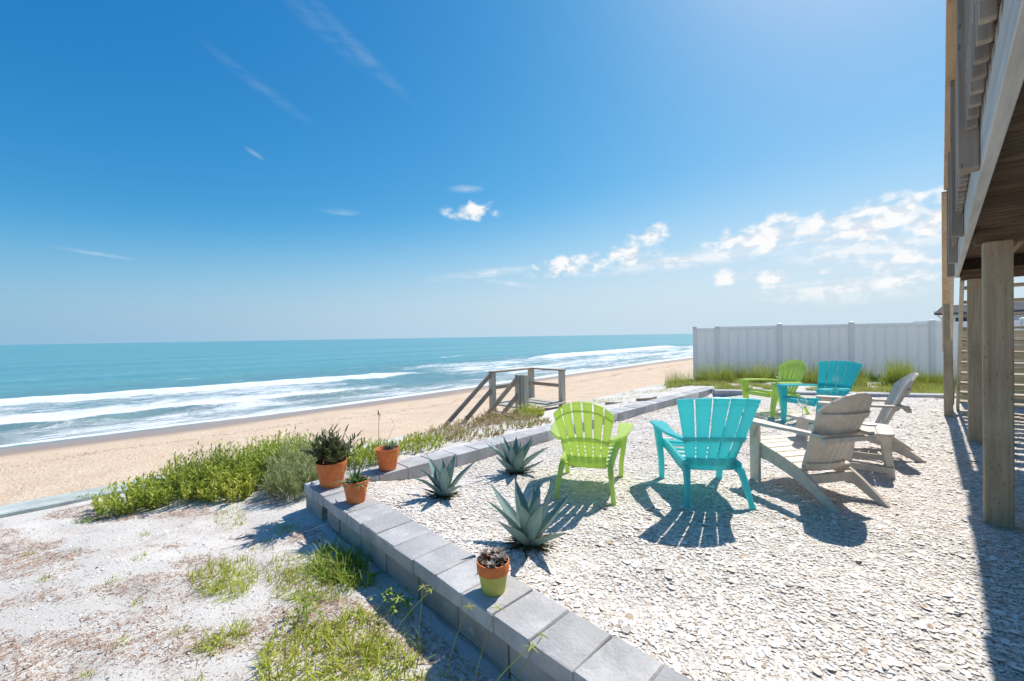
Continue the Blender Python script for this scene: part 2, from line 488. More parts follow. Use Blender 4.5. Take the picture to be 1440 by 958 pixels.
    M['rosette'] = mat_leaf('pale_rosette_leaf', [(0.0, (0.26, 0.20, 0.17)), (0.5, (0.42, 0.34, 0.31)), (1.0, (0.58, 0.52, 0.45))], 0.6, 0.1)
    M['bluegreen'] = mat_leaf('blue_succulent_leaf', [(0.0, (0.16, 0.21, 0.15)), (1.0, (0.33, 0.40, 0.31))], 0.55, 0.1)
    # neighbour
    M['siding'] = mat_simple('pale_siding', (0.50, 0.53, 0.58), 0.7, 0.3, 0.05, 2, 0.0)
    M['roof'] = mat_simple('grey_shingle', (0.09, 0.095, 0.10), 0.85, 0.2, 0.2, 5)
    M['white'] = mat_simple('white_trim', (0.75, 0.75, 0.74), 0.5, 0.4, 0.05, 3, 0.0)
    m, nt, b, _ = material('dark_window')
    b.inputs['Base Color'].default_value = (0.03, 0.04, 0.05, 1)
    b.inputs['Roughness'].default_value = 0.08
    M['window'] = m
    M['steel'] = mat_simple('galvanised', (0.42, 0.42, 0.41), 0.4, 0.5, 0.1)
    for k_ in ('steel',):
        M[k_].node_tree.nodes['Principled BSDF'].inputs['Metallic'].default_value = 0.8


build_materials()


# ------------------------------------------------------------------ mesh helpers
def tag(o, label=None, cat=None, group=None, kind=None):
    if label:
        o['label'] = label
    if cat:
        o['category'] = cat
    if group:
        o['group'] = group
    if kind:
        o['kind'] = kind
    return o


def empty(name, loc=(0, 0, 0), rz=0.0, scale=1.0):
    o = bpy.data.objects.new(name, None)
    COL.objects.link(o)
    o.empty_display_size = 0.1
    o.location = loc
    o.rotation_euler = (0, 0, rz)
    o.scale = (scale,) * 3
    return o


def link(name, me, mat, parent=None):
    if mat is not None and not me.materials:
        me.materials.append(mat)
    o = bpy.data.objects.new(name, me)
    COL.objects.link(o)
    if parent is not None:
        o.parent = parent
    return o


class MB:
    def __init__(s):
        s.v, s.f = [], []

    def add(s, vs, fs):
        b = len(s.v)
        s.v += [tuple(map(float, p)) for p in vs]
        s.f += [tuple(b + i for i in f) for f in fs]
        return s

    def sweep(s, rings, cap=True):
        n = len(rings[0])
        vs = [p for r in rings for p in r]
        fs = []
        for k in range(len(rings) - 1):
            for i in range(n):
                j = (i + 1) % n
                fs.append((k * n + i, k * n + j, (k + 1) * n + j, (k + 1) * n + i))
        if cap:
            fs.append(tuple(range(n - 1, -1, -1)))
            fs.append(tuple((len(rings) - 1) * n + i for i in range(n)))
        return s.add(vs, fs)

    def bar(s, p0, p1, w_, h, up=(0, 0, 1), ch=0.004, w1=None, h1=None):
        """bar from p0 to p1, w_ across, h along 'up'"""
        p0, p1 = Vector(p0), Vector(p1)
        d = (p1 - p0).normalized()
        u = Vector(up)
        if abs(d.dot(u)) > 0.98:
            u = Vector((0, 1, 0))
        side = d.cross(u).normalized()
        u = side.cross(d).normalized()
        w1 = w_ if w1 is None else w1
        h1 = h if h1 is None else h1
        k = min(ch, 0.3 * min(w_, h), 0.3 * min(w1, h1))
        rings = []
        L = (p1 - p0).length
        k2 = min(k, L * 0.2)
        for t, ins in ((0, k), (k2 / L, 0), (1 - k2 / L, 0), (1, k)):
            a = (w_ + (w1 - w_) * t) / 2 - ins
            b_ = (h + (h1 - h) * t) / 2 - ins
            rings.append(rrect(p0 + (p1 - p0) * t, side * a, u * b_, k))
        return s.sweep(rings)

    def box(s, x0, x1, y0, y1, z0, z1, ch=0.004):
        return s.bar(((x0 + x1) / 2, (y0 + y1) / 2, z0), ((x0 + x1) / 2, (y0 + y1) / 2, z1), x1 - x0, y1 - y0, up=(0, 1, 0), ch=ch)

    def lathe(s, prof, n=24, cap0=False, cap1=False):
        vs, fs = [], []
        for (r, z) in prof:
            for i in range(n):
                a = 2 * math.pi * i / n
                vs.append((r * math.cos(a), r * math.sin(a), z))
        for k in range(len(prof) - 1):
            for i in range(n):
                j = (i + 1) % n
                fs.append((k * n + i, k * n + j, (k + 1) * n + j, (k + 1) * n + i))
        if cap0:
            fs.append(tuple(range(n - 1, -1, -1)))
        if cap1:
            fs.append(tuple((len(prof) - 1) * n + i for i in range(n)))
        return s.add(vs, fs)

    def prism(s, outline, axis, a0, a1):
        """closed outline in the plane across 'axis', extruded a0..a1 (outline points are the other two coords in xyz order)"""
        n = len(outline)

        def P(q, t):
            q = list(q)
            q.insert(axis, t)
            return tuple(q)
        vs = [P(q, a0) for q in outline] + [P(q, a1) for q in outline]
        fs = [(i, (i + 1) % n, n + (i + 1) % n, n + i) for i in range(n)]
        fs.append(tuple(range(n - 1, -1, -1)))
        fs.append(tuple(range(n, 2 * n)))
        return s.add(vs, fs)

    def mesh(s, name, smooth=None):
        me = bpy.data.meshes.new(name)
        me.from_pydata(s.v, [], s.f)
        me.update()
        import bmesh
        bm = bmesh.new()
        bm.from_mesh(me)
        bmesh.ops.recalc_face_normals(bm, faces=bm.faces)
        bm.to_mesh(me)
        bm.free()
        if smooth:
            me.shade_smooth()
            me.set_sharp_from_angle(angle=R(smooth))
        return me

    def build(s, name, mat, parent=None, smooth=None):
        return link(name, s.mesh(name, smooth), mat, parent)


def rrect(c, u, v, ch):
    """8-point chamfered rectangle, half axes u, v"""
    c, u, v = Vector(c), Vector(u), Vector(v)
    lu, lv = max(u.length, 1e-6), max(v.length, 1e-6)
    a = u * (1 - min(ch / lu, 0.9))
    b = v * (1 - min(ch / lv, 0.9))
    return [c + u + b, c + a + v, c - a + v, c - u + b, c - u - b, c - a - v, c + a - v, c + u - b]


def vnoise(x, y, seed=0):
    """vectorised value noise 0..1"""
    xi, yi = np.floor(x).astype(np.int64), np.floor(y).astype(np.int64)
    xf, yf = x - xi, y - yi
    xf, yf = xf * xf * (3 - 2 * xf), yf * yf * (3 - 2 * yf)

    def h(a, b):
        n = (a * 374761393 + b * 668265263 + seed * 974634599) & 0xffffffff
        n = ((n ^ (n >> 13)) * 1274126177) & 0xffffffff
        return ((n ^ (n >> 16)) & 0xffff) / 65535.0
    return (h(xi, yi) * (1 - xf) + h(xi + 1, yi) * xf) * (1 - yf) + (h(xi, yi + 1) * (1 - xf) + h(xi + 1, yi + 1) * xf) * yf


def fbm(x, y, oct_=4, seed=0):
    t, a, s_ = 0, 0.5, 0
    for o in range(oct_):
        t = t + a * vnoise(x * 2 ** o, y * 2 ** o, seed + o * 17)
        s_ += a
        a *= 0.5
    return t / s_


def smoothstep(x, a, b):
    t = np.clip((x - a) / (b - a), 0, 1)
    return t * t * (3 - 2 * t)


def np_mesh(name, V, F, attrs=None, smooth=False):
    """V (n,3), F (m,k) -> mesh; attrs: name -> per-vertex floats"""
    me = bpy.data.meshes.new(name)
    V = np.ascontiguousarray(V, dtype=np.float32)
    F = np.ascontiguousarray(F, dtype=np.int32)
    m, k = F.shape
    me.vertices.add(len(V))
    me.vertices.foreach_set('co', V.ravel())
    me.loops.add(m * k)
    me.loops.foreach_set('vertex_index', F.ravel())
    me.polygons.add(m)
    me.polygons.foreach_set('loop_start', np.arange(0, m * k, k, dtype=np.int32))
    me.polygons.foreach_set('loop_total', np.full(m, k, dtype=np.int32))
    if smooth:
        me.polygons.foreach_set('use_smooth', np.ones(m, dtype=bool))
    for n_, a in (attrs or {}).items():
        at = me.attributes.new(n_, 'FLOAT', 'POINT')
        at.data.foreach_set('value', np.ascontiguousarray(a, dtype=np.float32))
    me.update(calc_edges=True)
    me.validate()
    return me


def grid_mesh(name, xs, ys, zf, attrs=None, smooth=True, warp=None):
    X, Y = np.meshgrid(xs, ys, indexing='ij')
    if warp:
        X, Y = warp(X, Y)
    Z = zf(X, Y)
    V = np.stack([X, Y, Z], -1).reshape(-1, 3)
    nx, ny = len(xs), len(ys)
    i = np.arange(nx - 1)[:, None] * ny + np.arange(ny - 1)[None, :]
    F = np.stack([i, i + ny, i + ny + 1, i + 1], -1).reshape(-1, 4)
    at = {k: f(X, Y).ravel() for k, f in (attrs or {}).items()}
    return np_mesh(name, V, F, at, smooth)


def spaced(a, b, near0, near1, fine, grow=1.25):
    """coordinates fine inside near0..near1, growing outside"""
    c = list(np.arange(near0, near1 + 1e-6, fine))
    s_, x = fine, c[-1]
    while x < b:
        s_ *= grow
        x += s_
        c.append(min(x, b))
    s_, x, lo = fine, near0, []
    while x > a:
        s_ *= grow
        x -= s_
        lo.append(max(x, a))
    return np.array(lo[::-1] + c)


def blades(P, D, L, Wd, droop, tint, seg=3, wide=0.5):
    """tapered bent blades; P,D (n,3); returns V,F,tint"""
    n = len(P)
    D = D / np.maximum(np.linalg.norm(D, axis=1, keepdims=True), 1e-6)
    side = np.cross(D, np.array([0, 0, 1.0]))
    sl_ = np.linalg.norm(side, axis=1, keepdims=True)
    rs = RNG.normal(size=(n, 3))
    side = np.where(sl_ > 0.25, side / np.maximum(sl_, 1e-6), rs / np.linalg.norm(rs, axis=1, keepdims=True))
    tw = RNG.uniform(-0.6, 0.6, (n, 1))
    side = side + np.cross(D, side) * tw
    side = side / np.linalg.norm(side, axis=1, keepdims=True)
    V = np.zeros((n, (seg + 1) * 2, 3))
    for k in range(seg + 1):
        t = k / seg
        c = P + D * (L * t)[:, None]
        c[:, 2] -= droop * L * t * t
        if wide > 0.4:
            wk = (0.55 + 0.9 * t) if t < 0.5 else 2.0 * (1 - t)
            wk = max(wk, 0.08)
        else:
            wk = max(1 - t, 0.08)
        o = side * (Wd * wk * 0.5)[:, None]
        V[:, 2 * k] = c - o
        V[:, 2 * k + 1] = c + o
    base = (np.arange(n) * (seg + 1) * 2)[:, None]
    F = []
    for k in range(seg):
        F.append(base + np.array([[2 * k, 2 * k + 1, 2 * k + 3, 2 * k + 2]]))
    F = np.stack(F, 1).reshape(-1, 4)
    return V.reshape(-1, 3), F, np.repeat(tint, (seg + 1) * 2)


def joined(parts):
    Vs, Fs, Ts, b = [], [], [], 0
    for V, F, T in parts:
        Vs.append(V)
        Fs.append(F + b)
        Ts.append(T)
        b += len(V)
    return np.concatenate(Vs), np.concatenate(Fs), np.concatenate(Ts)


def rand_dirs(n, emin, emax):
    a = RNG.uniform(0, 2 * np.pi, n)
    e = np.radians(RNG.uniform(emin, emax, n))
    return np.stack([np.cos(a) * np.cos(e), np.sin(a) * np.cos(e), np.sin(e)], 1)


# ------------------------------------------------------------------ the lie of the land
SEA_Z = -3.6
WALL_X0, WALL_X1 = -4.68, -4.36       # seaward wall
WALL_Y0, WALL_Y1 = 1.48, 1.81         # near wall
BACK_A, BACK_B = (-4.55, 11.35), (3.2, 15.5)   # far wall line
SEAWALL_X = -7.30


def shore_x(Y):
    return np.where(Y < 12, -32.9, -32.9 - 0.064 * (Y - 12))


def back_y(X):
    return BACK_A[1] + (X - BACK_A[0]) * (BACK_B[1] - BACK_A[1]) / (BACK_B[0] - BACK_A[0])


def land_z(X, Y):
    X, Y = np.asarray(X, float), np.asarray(Y, float)
    base = -0.225 + 0.16 * smoothstep(Y, 1.0, 4.2) * smoothstep(X, -7.4, -4.9)
    base = base - 0.12 * smoothstep(-X, 4.9, 7.3)
    base = base + 0.06 * smoothstep(Y, 10.0, 14.0)
    bumps_ = (fbm(X * 1.1, Y * 1.1, 4, 3) - 0.5) * 0.10 + (fbm(X * 5, Y * 5, 3, 9) - 0.5) * 0.035
    edge = smoothstep(-X, 7.30, 6.8)
    z = base + bumps_ * (0.25 + 0.75 * edge)
    inside = smoothstep(X, -4.62, -4.5) * smoothstep(Y, 1.55, 1.7) * (1 - smoothstep(Y - back_y(X), -0.12, 0.0))
    z = z * (1 - inside) + (-0.16) * inside
    beyond = smoothstep(Y, 15.0, 22.0) * smoothstep(X, -6.5, -4.0)
    return z + beyond * 0.05


xs = spaced(-7.30, 500, -7.30, 0.6, 0.06, 1.3)
ys = spaced(-260, 2500, -2.2, 3.0, 0.06, 1.06)
tag(link('dune_sand', grid_mesh('dune_sand', xs, ys, land_z), M['dune']), 'pale shelly dune sand behind the seawall', 'sand', kind='structure')


def beach_z(X, Y):
    s_ = shore_x(Y) - X
    z = SEA_Z - s_ * 0.047
    berm = 0.10 * np.exp(-((s_ + 9) / 3.0) ** 2)
    return z + berm + (fbm(X * 0.35, Y * 0.22, 4, 5) - 0.5) * 0.22 * smoothstep(-s_, 3, 9) + (fbm(X * 2.2, Y * 2.2, 3, 8) - 0.5) * 0.05 * smoothstep(-s_, 4, 8)


xs = np.concatenate([np.arange(-62, -34, 1.0), np.arange(-34, -7.2, 0.2), [-7.2]])
ys = spaced(-400, 5000, -12, 60, 0.3, 1.12)
tag(link('beach', grid_mesh('beach', xs, ys, beach_z, {'shore': lambda X, Y: shore_x(Y) - X}), M['beach']), 'tan beach sand sloping down to the surf', 'beach', kind='structure')


N = 2600
Yw = RNG.uniform(-14, 70, N)
Sw = -8.2 + 1.8 * (fbm(Yw * 0.15, Yw * 0 + 2, 3, 91) - 0.5) * 2 + RNG.normal(0, 0.28, N)
far = RNG.random(N) < 0.3
Sw = np.where(far, RNG.uniform(-17, -5, N), Sw)
Xw = shore_x(Yw) - Sw
P = np.stack([Xw, Yw, beach_z(Xw, Yw) + 0.01], 1)
V, F, Tn = blades(P, rand_dirs(N, 0, 20), RNG.uniform(0.04, 0.22, N), RNG.uniform(0.02, 0.05, N), RNG.uniform(0, 0.2, N), RNG.random(N) * 0.6, 2, 0.2)
tag(link('seaweed_wrack', np_mesh('seaweed_wrack', V, F, {'tint': Tn}), M['litter']), 'thin dark line of dry seaweed scraps along the beach', 'seaweed', kind='stuff')

# ------------------------------------------------------------------ sea
def front_s(Y):
    return 7.4 + 2.2 * (fbm(Y * 0.06, Y * 0 + 1, 3, 2) - 0.5) * 2 + 0.35 * np.sin(Y * 0.7)


def crest_s(Y):
    return 20.5 - 0.11 * (Y - 18) + 1.2 * (fbm(Y * 0.09, Y * 0 + 4, 2, 5) - 0.5)


def crest2_s(Y):
    return 28.0 + 0.07 * np.maximum(Y - 95, 0) + 1.4 * (fbm(Y * 0.05, Y * 0 + 9, 2, 6) - 0.5)


def ridge(d, lead, tail):
    """asymmetric wave: steep on the shore side (d<0), long on the sea side"""
    return np.where(d < 0, np.exp(-(d / lead) ** 2), np.exp(-(d / tail) ** 2))


def sea_z(X, Y):
    s_ = shore_x(Y) - X
    z = np.zeros_like(s_)
    a1 = 1 - smoothstep(Y, 27, 40)
    a2 = smoothstep(Y, 68, 80) * (1 - smoothstep(Y, 150, 175))
    z += 0.34 * ridge(s_ - front_s(Y), 0.5, 5) * (1 - smoothstep(Y, 14, 28))
    z += 0.42 * ridge(s_ - crest_s(Y), 1.0, 4) * a1
    z += 0.75 * ridge(s_ - crest2_s(Y), 1.2, 5) * a2
    ph = s_ * 2 * np.pi / 13.0 + 2.2 * fbm(X * 0.01, Y * 0.018, 2, 21) * 3
    z += 0.13 * np.sin(ph) * smoothstep(s_, 24, 40) * (1 - smoothstep(s_, 150, 500))
    z += (fbm(X * 0.9, Y * 0.45, 4, 31) - 0.5) * 0.30 * smoothstep(s_, 1.0, 6) * (1 - smoothstep(s_, 60, 140))
    z += 0.05 * np.exp(-((s_ - 0.3) / 0.6) ** 2)
    return SEA_Z + z


def sea_foam(X, Y):
    s_ = shore_x(Y) - X
    f = np.full_like(s_, 0.02)
    n = fbm(X * 0.12, Y * 0.05, 4, 41)
    n2 = fbm(X * 0.5, Y * 0.12, 4, 43)
    top = 28.0 - 0.27 * Y
    a1 = 1 - smoothstep(Y, 24, 40)
    band = smoothstep(s_ - front_s(Y), -0.4, 0.5) * (1 - smoothstep(s_ - top, -7, 1.5)) * (1 - smoothstep(Y, 12, 34))
    f = np.maximum(f, band * (0.17 + 0.38 * n + 0.26 * np.exp(-((s_ - front_s(Y)) / 3) ** 2)))
    f = np.maximum(f, a1 * ridge(s_ - crest_s(Y), 1.6, 2.2) * (0.62 + 0.2 * n2))
    # broken water further up the coast
    chop = smoothstep(Y, 20, 45) * smoothstep(s_, 1, 7) * (1 - smoothstep(s_, 26, 46))
    f = np.maximum(f, chop * (0.11 + 0.42 * n2))
    a2 = smoothstep(Y, 66, 80) * (1 - smoothstep(Y, 155, 172))
    f = np.maximum(f, a2 * ridge(s_ - crest2_s(Y), 2.2, 3.0) * 0.85)
    f = np.maximum(f, smoothstep(Y, 50, 90) * ridge(s_ - 11 - 2.5 * n, 2, 5) * 0.42)
    # lace between the bore and the sand, and the swash line
    f = np.maximum(f, smoothstep(s_, 0.3, 1.5) * (1 - smoothstep(s_, 5, 9)) * (0.12 + 0.36 * n2))
    sw = 0.35 + 0.7 * (n - 0.5)
    f = np.maximum(f, np.exp(-((s_ - sw) / (0.55 + 0.012 * np.maximum(Y, 0))) ** 2) * 0.62)
    # stray white horses
    f = np.maximum(f, smoothstep(s_, 26, 34) * (1 - smoothstep(s_, 55, 80)) * smoothstep(n2, 0.58, 0.78) * 0.28)
    return f


sg = [-0.35]
while sg[-1] < 48:
    sg.append(sg[-1] + 0.22)
st = 0.22
while sg[-1] < 16000:
    st *= 1.11
    sg.append(sg[-1] + st)
sg = np.array(sg)
yg = spaced(-16000, 16000, -16, 55, 0.4, 1.045)


def sea_warp(Sd, Y):
    return shore_x(Y) - Sd, Y


tag(link('sea', grid_mesh('sea', sg, yg, sea_z, {'foam': sea_foam, 'shore': lambda X, Y: shore_x(Y) - X}, warp=sea_warp), M['sea']),
    'teal sea with white breakers rolling in', 'sea', kind='structure')


# ------------------------------------------------------------------ shell patio
def patio_z(X, Y):
    low = 0.095 * smoothstep(-X, 3.1, 4.15) * smoothstep(Y, 1.95, 2.7)
    high = 0.03 * (1 - smoothstep(Y, 1.85, 2.3))
    return (fbm(X * 2.3, Y * 2.3, 3, 51) - 0.5) * 0.05 - low + high


xs = np.arange(WALL_X1 - 0.02, 9.0, 0.10)
tt = np.linspace(0, 1, 130)


def patio_warp(X, T):
    y0 = WALL_Y1 - 0.02
    return X, y0 + (back_y(X) + 0.02 - y0) * T


tag(link('shell_gravel', grid_mesh('shell_gravel', xs, tt, patio_z, warp=patio_warp), M['shell_bed']), 'bed of crushed white shell gravel in the patio', 'gravel', kind='structure')


def shell_pieces(P, size, tint, rim=7, tilt=0.11, dome=0.12):
    n = len(P)
    ang = np.linspace(0, 2 * np.pi, rim, endpoint=False)[None, :] + RNG.uniform(0, 6.28, (n, 1))
    rad = RNG.uniform(0.72, 1.15, (n, rim))
    asp = RNG.uniform(0.5, 1.0, (n, 1))
    lx = np.cos(ang) * rad
    ly = np.sin(ang) * rad * asp
    dm = (RNG.uniform(0.3, 1.0, (n, 1)) * dome * np.where(RNG.random((n, 1)) < 0.75, 1, -1))
    V = np.zeros((n, rim + 1, 3))
    V[:, 1:, 0] = lx
    V[:, 1:, 1] = ly
    V[:, 1:, 2] = RNG.uniform(-0.10, 0.10, (n, rim)) - dm * 0.5
    V[:, 0, 2] = dm[:, 0] * 0.8
    V[:, 0, 0] = RNG.uniform(-0.35, 0.35, n)
    tx, ty, rz_ = RNG.normal(0, tilt, n), RNG.normal(0, tilt, n), RNG.uniform(0, 6.28, n)

    def rot(V, a, i, j):
        c, s_ = np.cos(a)[:, None], np.sin(a)[:, None]
        vi, vj = V[:, :, i].copy(), V[:, :, j].copy()
        V[:, :, i] = c * vi - s_ * vj
        V[:, :, j] = s_ * vi + c * vj
    rot(V, rz_, 0, 1)
    rot(V, tx, 1, 2)
    rot(V, ty, 0, 2)
    V = V * size[:, None, None] * 0.5
    V += P[:, None, :]
    base = (np.arange(n) * (rim + 1))[:, None]
    F = np.stack([base[:, 0][:, None] * np.ones((1, rim), int), base + 1 + np.arange(rim)[None], base + 1 + (np.arange(rim)[None] + 1) % rim], -1).reshape(-1, 3)
    return V.reshape(-1, 3), F.astype(np.int32), np.repeat(tint, rim + 1)


def scatter_shells():
    N = 1200000
    X = RNG.uniform(WALL_X1 + 0.01, 2.6, N)
    Y = RNG.uniform(WALL_Y1 + 0.01, 13.6, N)
    d = np.hypot(X, Y)
    dens = np.clip((3.0 / d) ** 2.0, 0.06, 1.0) * 0.78
    ang = np.degrees(np.arctan2(X, Y))
    keep = (RNG.random(N) < dens) & (Y < back_y(X) - 0.02) & (ang < 12)
    X, Y = X[keep], Y[keep]
    n = len(X)
    size = np.clip(RNG.lognormal(math.log(0.0125), 0.55, n), 0.006, 0.065)
    size *= np.clip(np.hypot(X, Y) / 5.5, 1.0, 1.5)
    Z = patio_z(X, Y) + 0.003 + size * RNG.uniform(0.0, 0.14, n)
    V, F, T = shell_pieces(np.stack([X, Y, Z], 1), size, RNG.random(n) ** 0.8)
    o = link('loose_shells', np_mesh('loose_shells', V, F, {'tint': T}, True), M['shell'])
    tag(o, 'loose white and tan shells covering the patio', 'shells', kind='stuff')
    return n


N_SHELLS = scatter_shells()



def scatter_bits():
    N = 260000
    X = RNG.uniform(-7.2, 0.4, N)
    Y = RNG.uniform(-2.0, 13.5, N)
    d = np.hypot(X, Y)
    ok = ((Y < WALL_Y0 - 0.02) | (X < WALL_X0 - 0.02)) & (RNG.random(N) < np.clip((3.0 / d) ** 1.6, 0.05, 1))
    X, Y = X[ok], Y[ok]
    n = len(X)
    size = np.clip(RNG.lognormal(math.log(0.010), 0.45, n), 0.005, 0.035)
    Z = land_z(X, Y) + 0.002
    t = RNG.random(n)
    V, F, T = shell_pieces(np.stack([X, Y, Z], 1), size, t, rim=5, tilt=0.4)
    tag(link('shell_bits', np_mesh('shell_bits', V, F, {'tint': T}), M['shell']), 'scattered shell fragments on the dune sand', 'shells', kind='stuff')


scatter_bits()


# ------------------------------------------------------------------ retaining walls
def stone_mesh(name, sx, sy, sz, seed):
    """rough chamfered block, base centre at origin"""
    rg = random.Random(seed)
    k = 0.006
    rings = []
    for z, ins in ((0, k), (k, 0), (sz - k, 0), (sz, k)):
        r = rrect((0, 0, z), Vector((sx / 2 - ins, 0, 0)), Vector((0, sy / 2 - ins, 0)), 0.006)
        rings.append([p + Vector((rg.uniform(-1, 1), rg.uniform(-1, 1), rg.uniform(-1, 1))) * 0.0035 for p in r])
    mb = MB()
    mb.sweep(rings)
    return mb.mesh(name, 25)


def wall_run(name, a, b, width, cap_len, label, faces, base_z, skip=(), cap_h=0.10):
    """a, b: ends of the outer line; wall lies to the left of a->b"""
    a, b = Vector((*a, 0)), Vector((*b, 0))
    L = (b - a).length
    d = (b - a) / L
    nrm = Vector((-d.y, d.x, 0))
    root = empty(name, a, math.atan2(d.y, d.x))
    tag(root, label, 'wall', 'stone patio edging walls')
    caps = [stone_mesh('cap_stone', cap_len - 0.003, width, cap_h, i) for i in range(5)]
    for m_ in caps:
        m_.materials.append(M['cap'])
    n = int(L / cap_len)
    step = L / n
    rg = random.Random(len(label))
    for i in range(n):
        o = link('cap_stone', caps[i % 5], None, root)
        o.location = ((i + 0.5) * step, width / 2 + rg.uniform(-0.004, 0.004), 0.065 - cap_h + rg.uniform(-0.002, 0.003))
        o.rotation_euler = (rg.uniform(-0.010, 0.010), rg.uniform(-0.008, 0.008), rg.uniform(-0.008, 0.008) + (math.pi if i % 3 == 0 else 0))
        o.scale = (step / cap_len, 1, 1)
    bl = cap_len * 1.62
    nb = max(1, int(L / bl))
    bs = L / nb
    blocks = [stone_mesh('wall_block', bs - 0.008, 0.20, 0.16, 40 + i) for i in range(4)]
    for m_ in blocks:
        m_.materials.append(M['block'])
    z0 = 0.062 - cap_h
    row = 0
    while z0 > base_z - 0.1 and row < 3:
        for i in range(nb):
            if (row, i) in skip:
                continue
            o = link('wall_block', blocks[(i * 3 + row) % 4], None, root)
            o.location = ((i + 0.5 + (0.0 if row % 2 == 0 else 0.0)) * bs, 0.118 + rg.uniform(-0.004, 0.004), z0 - 0.16)
            o.rotation_euler = (0, 0, math.pi if (i + row) % 2 else 0)
        z0 -= 0.163
        row += 1
    core = MB()
    core.box(0.02, L - 0.02, 0.20, width - 0.02, base_z - 0.25, 0.055 - cap_h, 0.002)
    core.build('core', M['joint'], root)
    return root


WALL_A = wall_run('retaining_wall', (WALL_X0, WALL_Y0), (2.36, WALL_Y0), 0.33, 0.262,
         'grey block wall with painted yellow pot on its caps, facing the weedy sand', True, -0.30, skip={(0, 1)})
wall_run('retaining_wall', (WALL_X0 + 0.01, 12.0), (WALL_X0 + 0.01, WALL_Y1 + 0.008), 0.32, 0.34,
         'low grey stone edging running from corner pots towards the fence end', True, -0.12, cap_h=0.19)
sm = stone_mesh('wall_block', 0.27, 0.20, 0.16, 99)
sm.materials.append(M['block'])
o = link('wall_block', sm, None, WALL_A)
o.location = (0.44 + 0.285, 0.118, -0.198)
# the far wall: outer line is the fence side
wall_run('retaining_wall', (BACK_B[0], BACK_B[1] + 0.30), (BACK_A[0] + 0.22, BACK_A[1] + 0.42), 0.32, 0.36,
         'low pale edging between shell patio and grass strip by white fence', True, -0.05, cap_h=0.16)

# ------------------------------------------------------------------ seawall
sw = empty('seawall', (SEAWALL_X, 0, -0.36))
tag(sw, 'concrete seawall with flat greenish cap at the edge of the sand', 'seawall')
mb = MB()
mb.box(-0.30, -0.06, -60, 120, -3.4, -0.045, 0.01)
mb.build('wall_face', M['seawall'], sw)
for i in range(7):
    y0 = -20 + i * 3.05
    mb = MB()
    mb.box(-0.36, 0.02, y0, y0 + 3.03, -0.04, 0.055 + 0.008 * math.sin(i * 2.3), 0.012)
    mb.build('cap_slab', M['seawall'], sw)

# ------------------------------------------------------------------ vinyl fence
FA, FB = Vector((-6.42, 15.76, 0)), Vector((0.06, 18.53, 0))
fd = (FB - FA).normalized()
fence = empty('vinyl_fence', FA, math.atan2(fd.y, fd.x))
tag(fence, 'tall white vinyl privacy fence beyond the chairs', 'fence')
post_t = [0.0, 0.75, 2.70, 4.72, 6.75, 8.80, 10.85]


def vbox(name, x0, x1, y0, y1, z0, z1, mat, parent, ch=0.004):
    mb_ = MB()
    mb_.box(x0, x1, y0, y1, z0, z1, ch)
    return mb_.build(name, mat, parent)


for i, t in enumerate(post_t):
    h = 1.84 if i > 1 else 1.80
    p = vbox('post', t - 0.065, t + 0.065, -0.065, 0.065, -0.3, h, M['vinyl'], fence)
    mb = MB()
    mb.sweep([rrect((t, 0, h + dz), Vector((r_, 0, 0)), Vector((0, r_, 0)), 0.01) for dz, r_ in ((0.0, 0.075), (0.02, 0.075), (0.045, 0.03))])
    mb.build('post_cap', M['vinyl'], p)
for i in range(len(post_t) - 1):
    a, b = post_t[i] + 0.064, post_t[i + 1] - 0.064
    top = 1.80 if i > 0 else 1.76
    vbox('top_rail', a, b, -0.028, 0.028, top - 0.09, top, M['vinyl'], fence)
    vbox('bottom_rail', a, b, -0.028, 0.028, 0.0, 0.14, M['vinyl'], fence)
    nb = max(2, round((b - a) / 0.285))
    st_ = (b - a) / nb
    for k in range(nb):
        vbox('panel_board', a + k * st_, a + (k + 1) * st_, -0.013 - 0.0004 * (k % 2), 0.013, 0.13, top - 0.085, M['vinyl'], fence, 0.0002)

# ------------------------------------------------------------------ neighbour's house, far behind the fence
hb = empty('beach_house', (2.9, 46.0, 0.0), R(-22))
tag(hb, 'distant grey-roofed beach house showing above the white fence', 'house')
vbox('wall', -3.0, 9.0, 0, 9, -0.1, 2.72, M['siding'], hb, 0.02)
mb = MB()
mb.prism([(-0.7, 2.70), (-0.7, 2.84), (0.6, 3.45), (8.4, 3.45), (9.7, 2.84), (9.7, 2.70)], 0, -3.3, 9.3)
rf = mb.build('roof', M['roof'], hb)
for x_ in (-2.4, -0.6, 1.4, 3.6):
    f_ = vbox('window', x_, x_ + 1.2, -0.05, 0.05, 1.2, 2.55, M['white'], hb, 0.01)
    vbox('pane', x_ + 0.09, x_ + 1.11, -0.075, 0.0, 1.29, 2.46, M['window'], f_, 0.005)
bk = MB()
bk.bar((-3.02, 0.3, 2.1), (-3.7, 0.3, 3.0), 0.10, 0.12)
bk.build('eave_brace', M['white'], hb)
dk = vbox('balcony', -5.0, -3.0, 0.2, 4.0, 1.1, 1.3, M['white'], hb, 0.01)
vbox('balcony_rail', -5.0, -3.0, 0.2, 0.27, 2.18, 2.26, M['white'], hb, 0.01)
for k in range(5):
    vbox('baluster', -4.95 + k * 0.48, -4.89 + k * 0.48, 0.21, 0.26, 1.3, 2.18, M['white'], hb, 0.005)
for x_ in (-4.95, -3.2):
    vbox('balcony_post', x_, x_ + 0.14, 0.22, 0.36, -0.1, 1.1, M['white'], hb, 0.005)

# ------------------------------------------------------------------ raised deck on posts
DK = empty('raised_deck', (0.31, 5.06, 0))
tag(DK, 'raised timber deck on square posts shading the shell gravel', 'deck')
DK_OFF = Vector((-0.31, -5.06, 0))


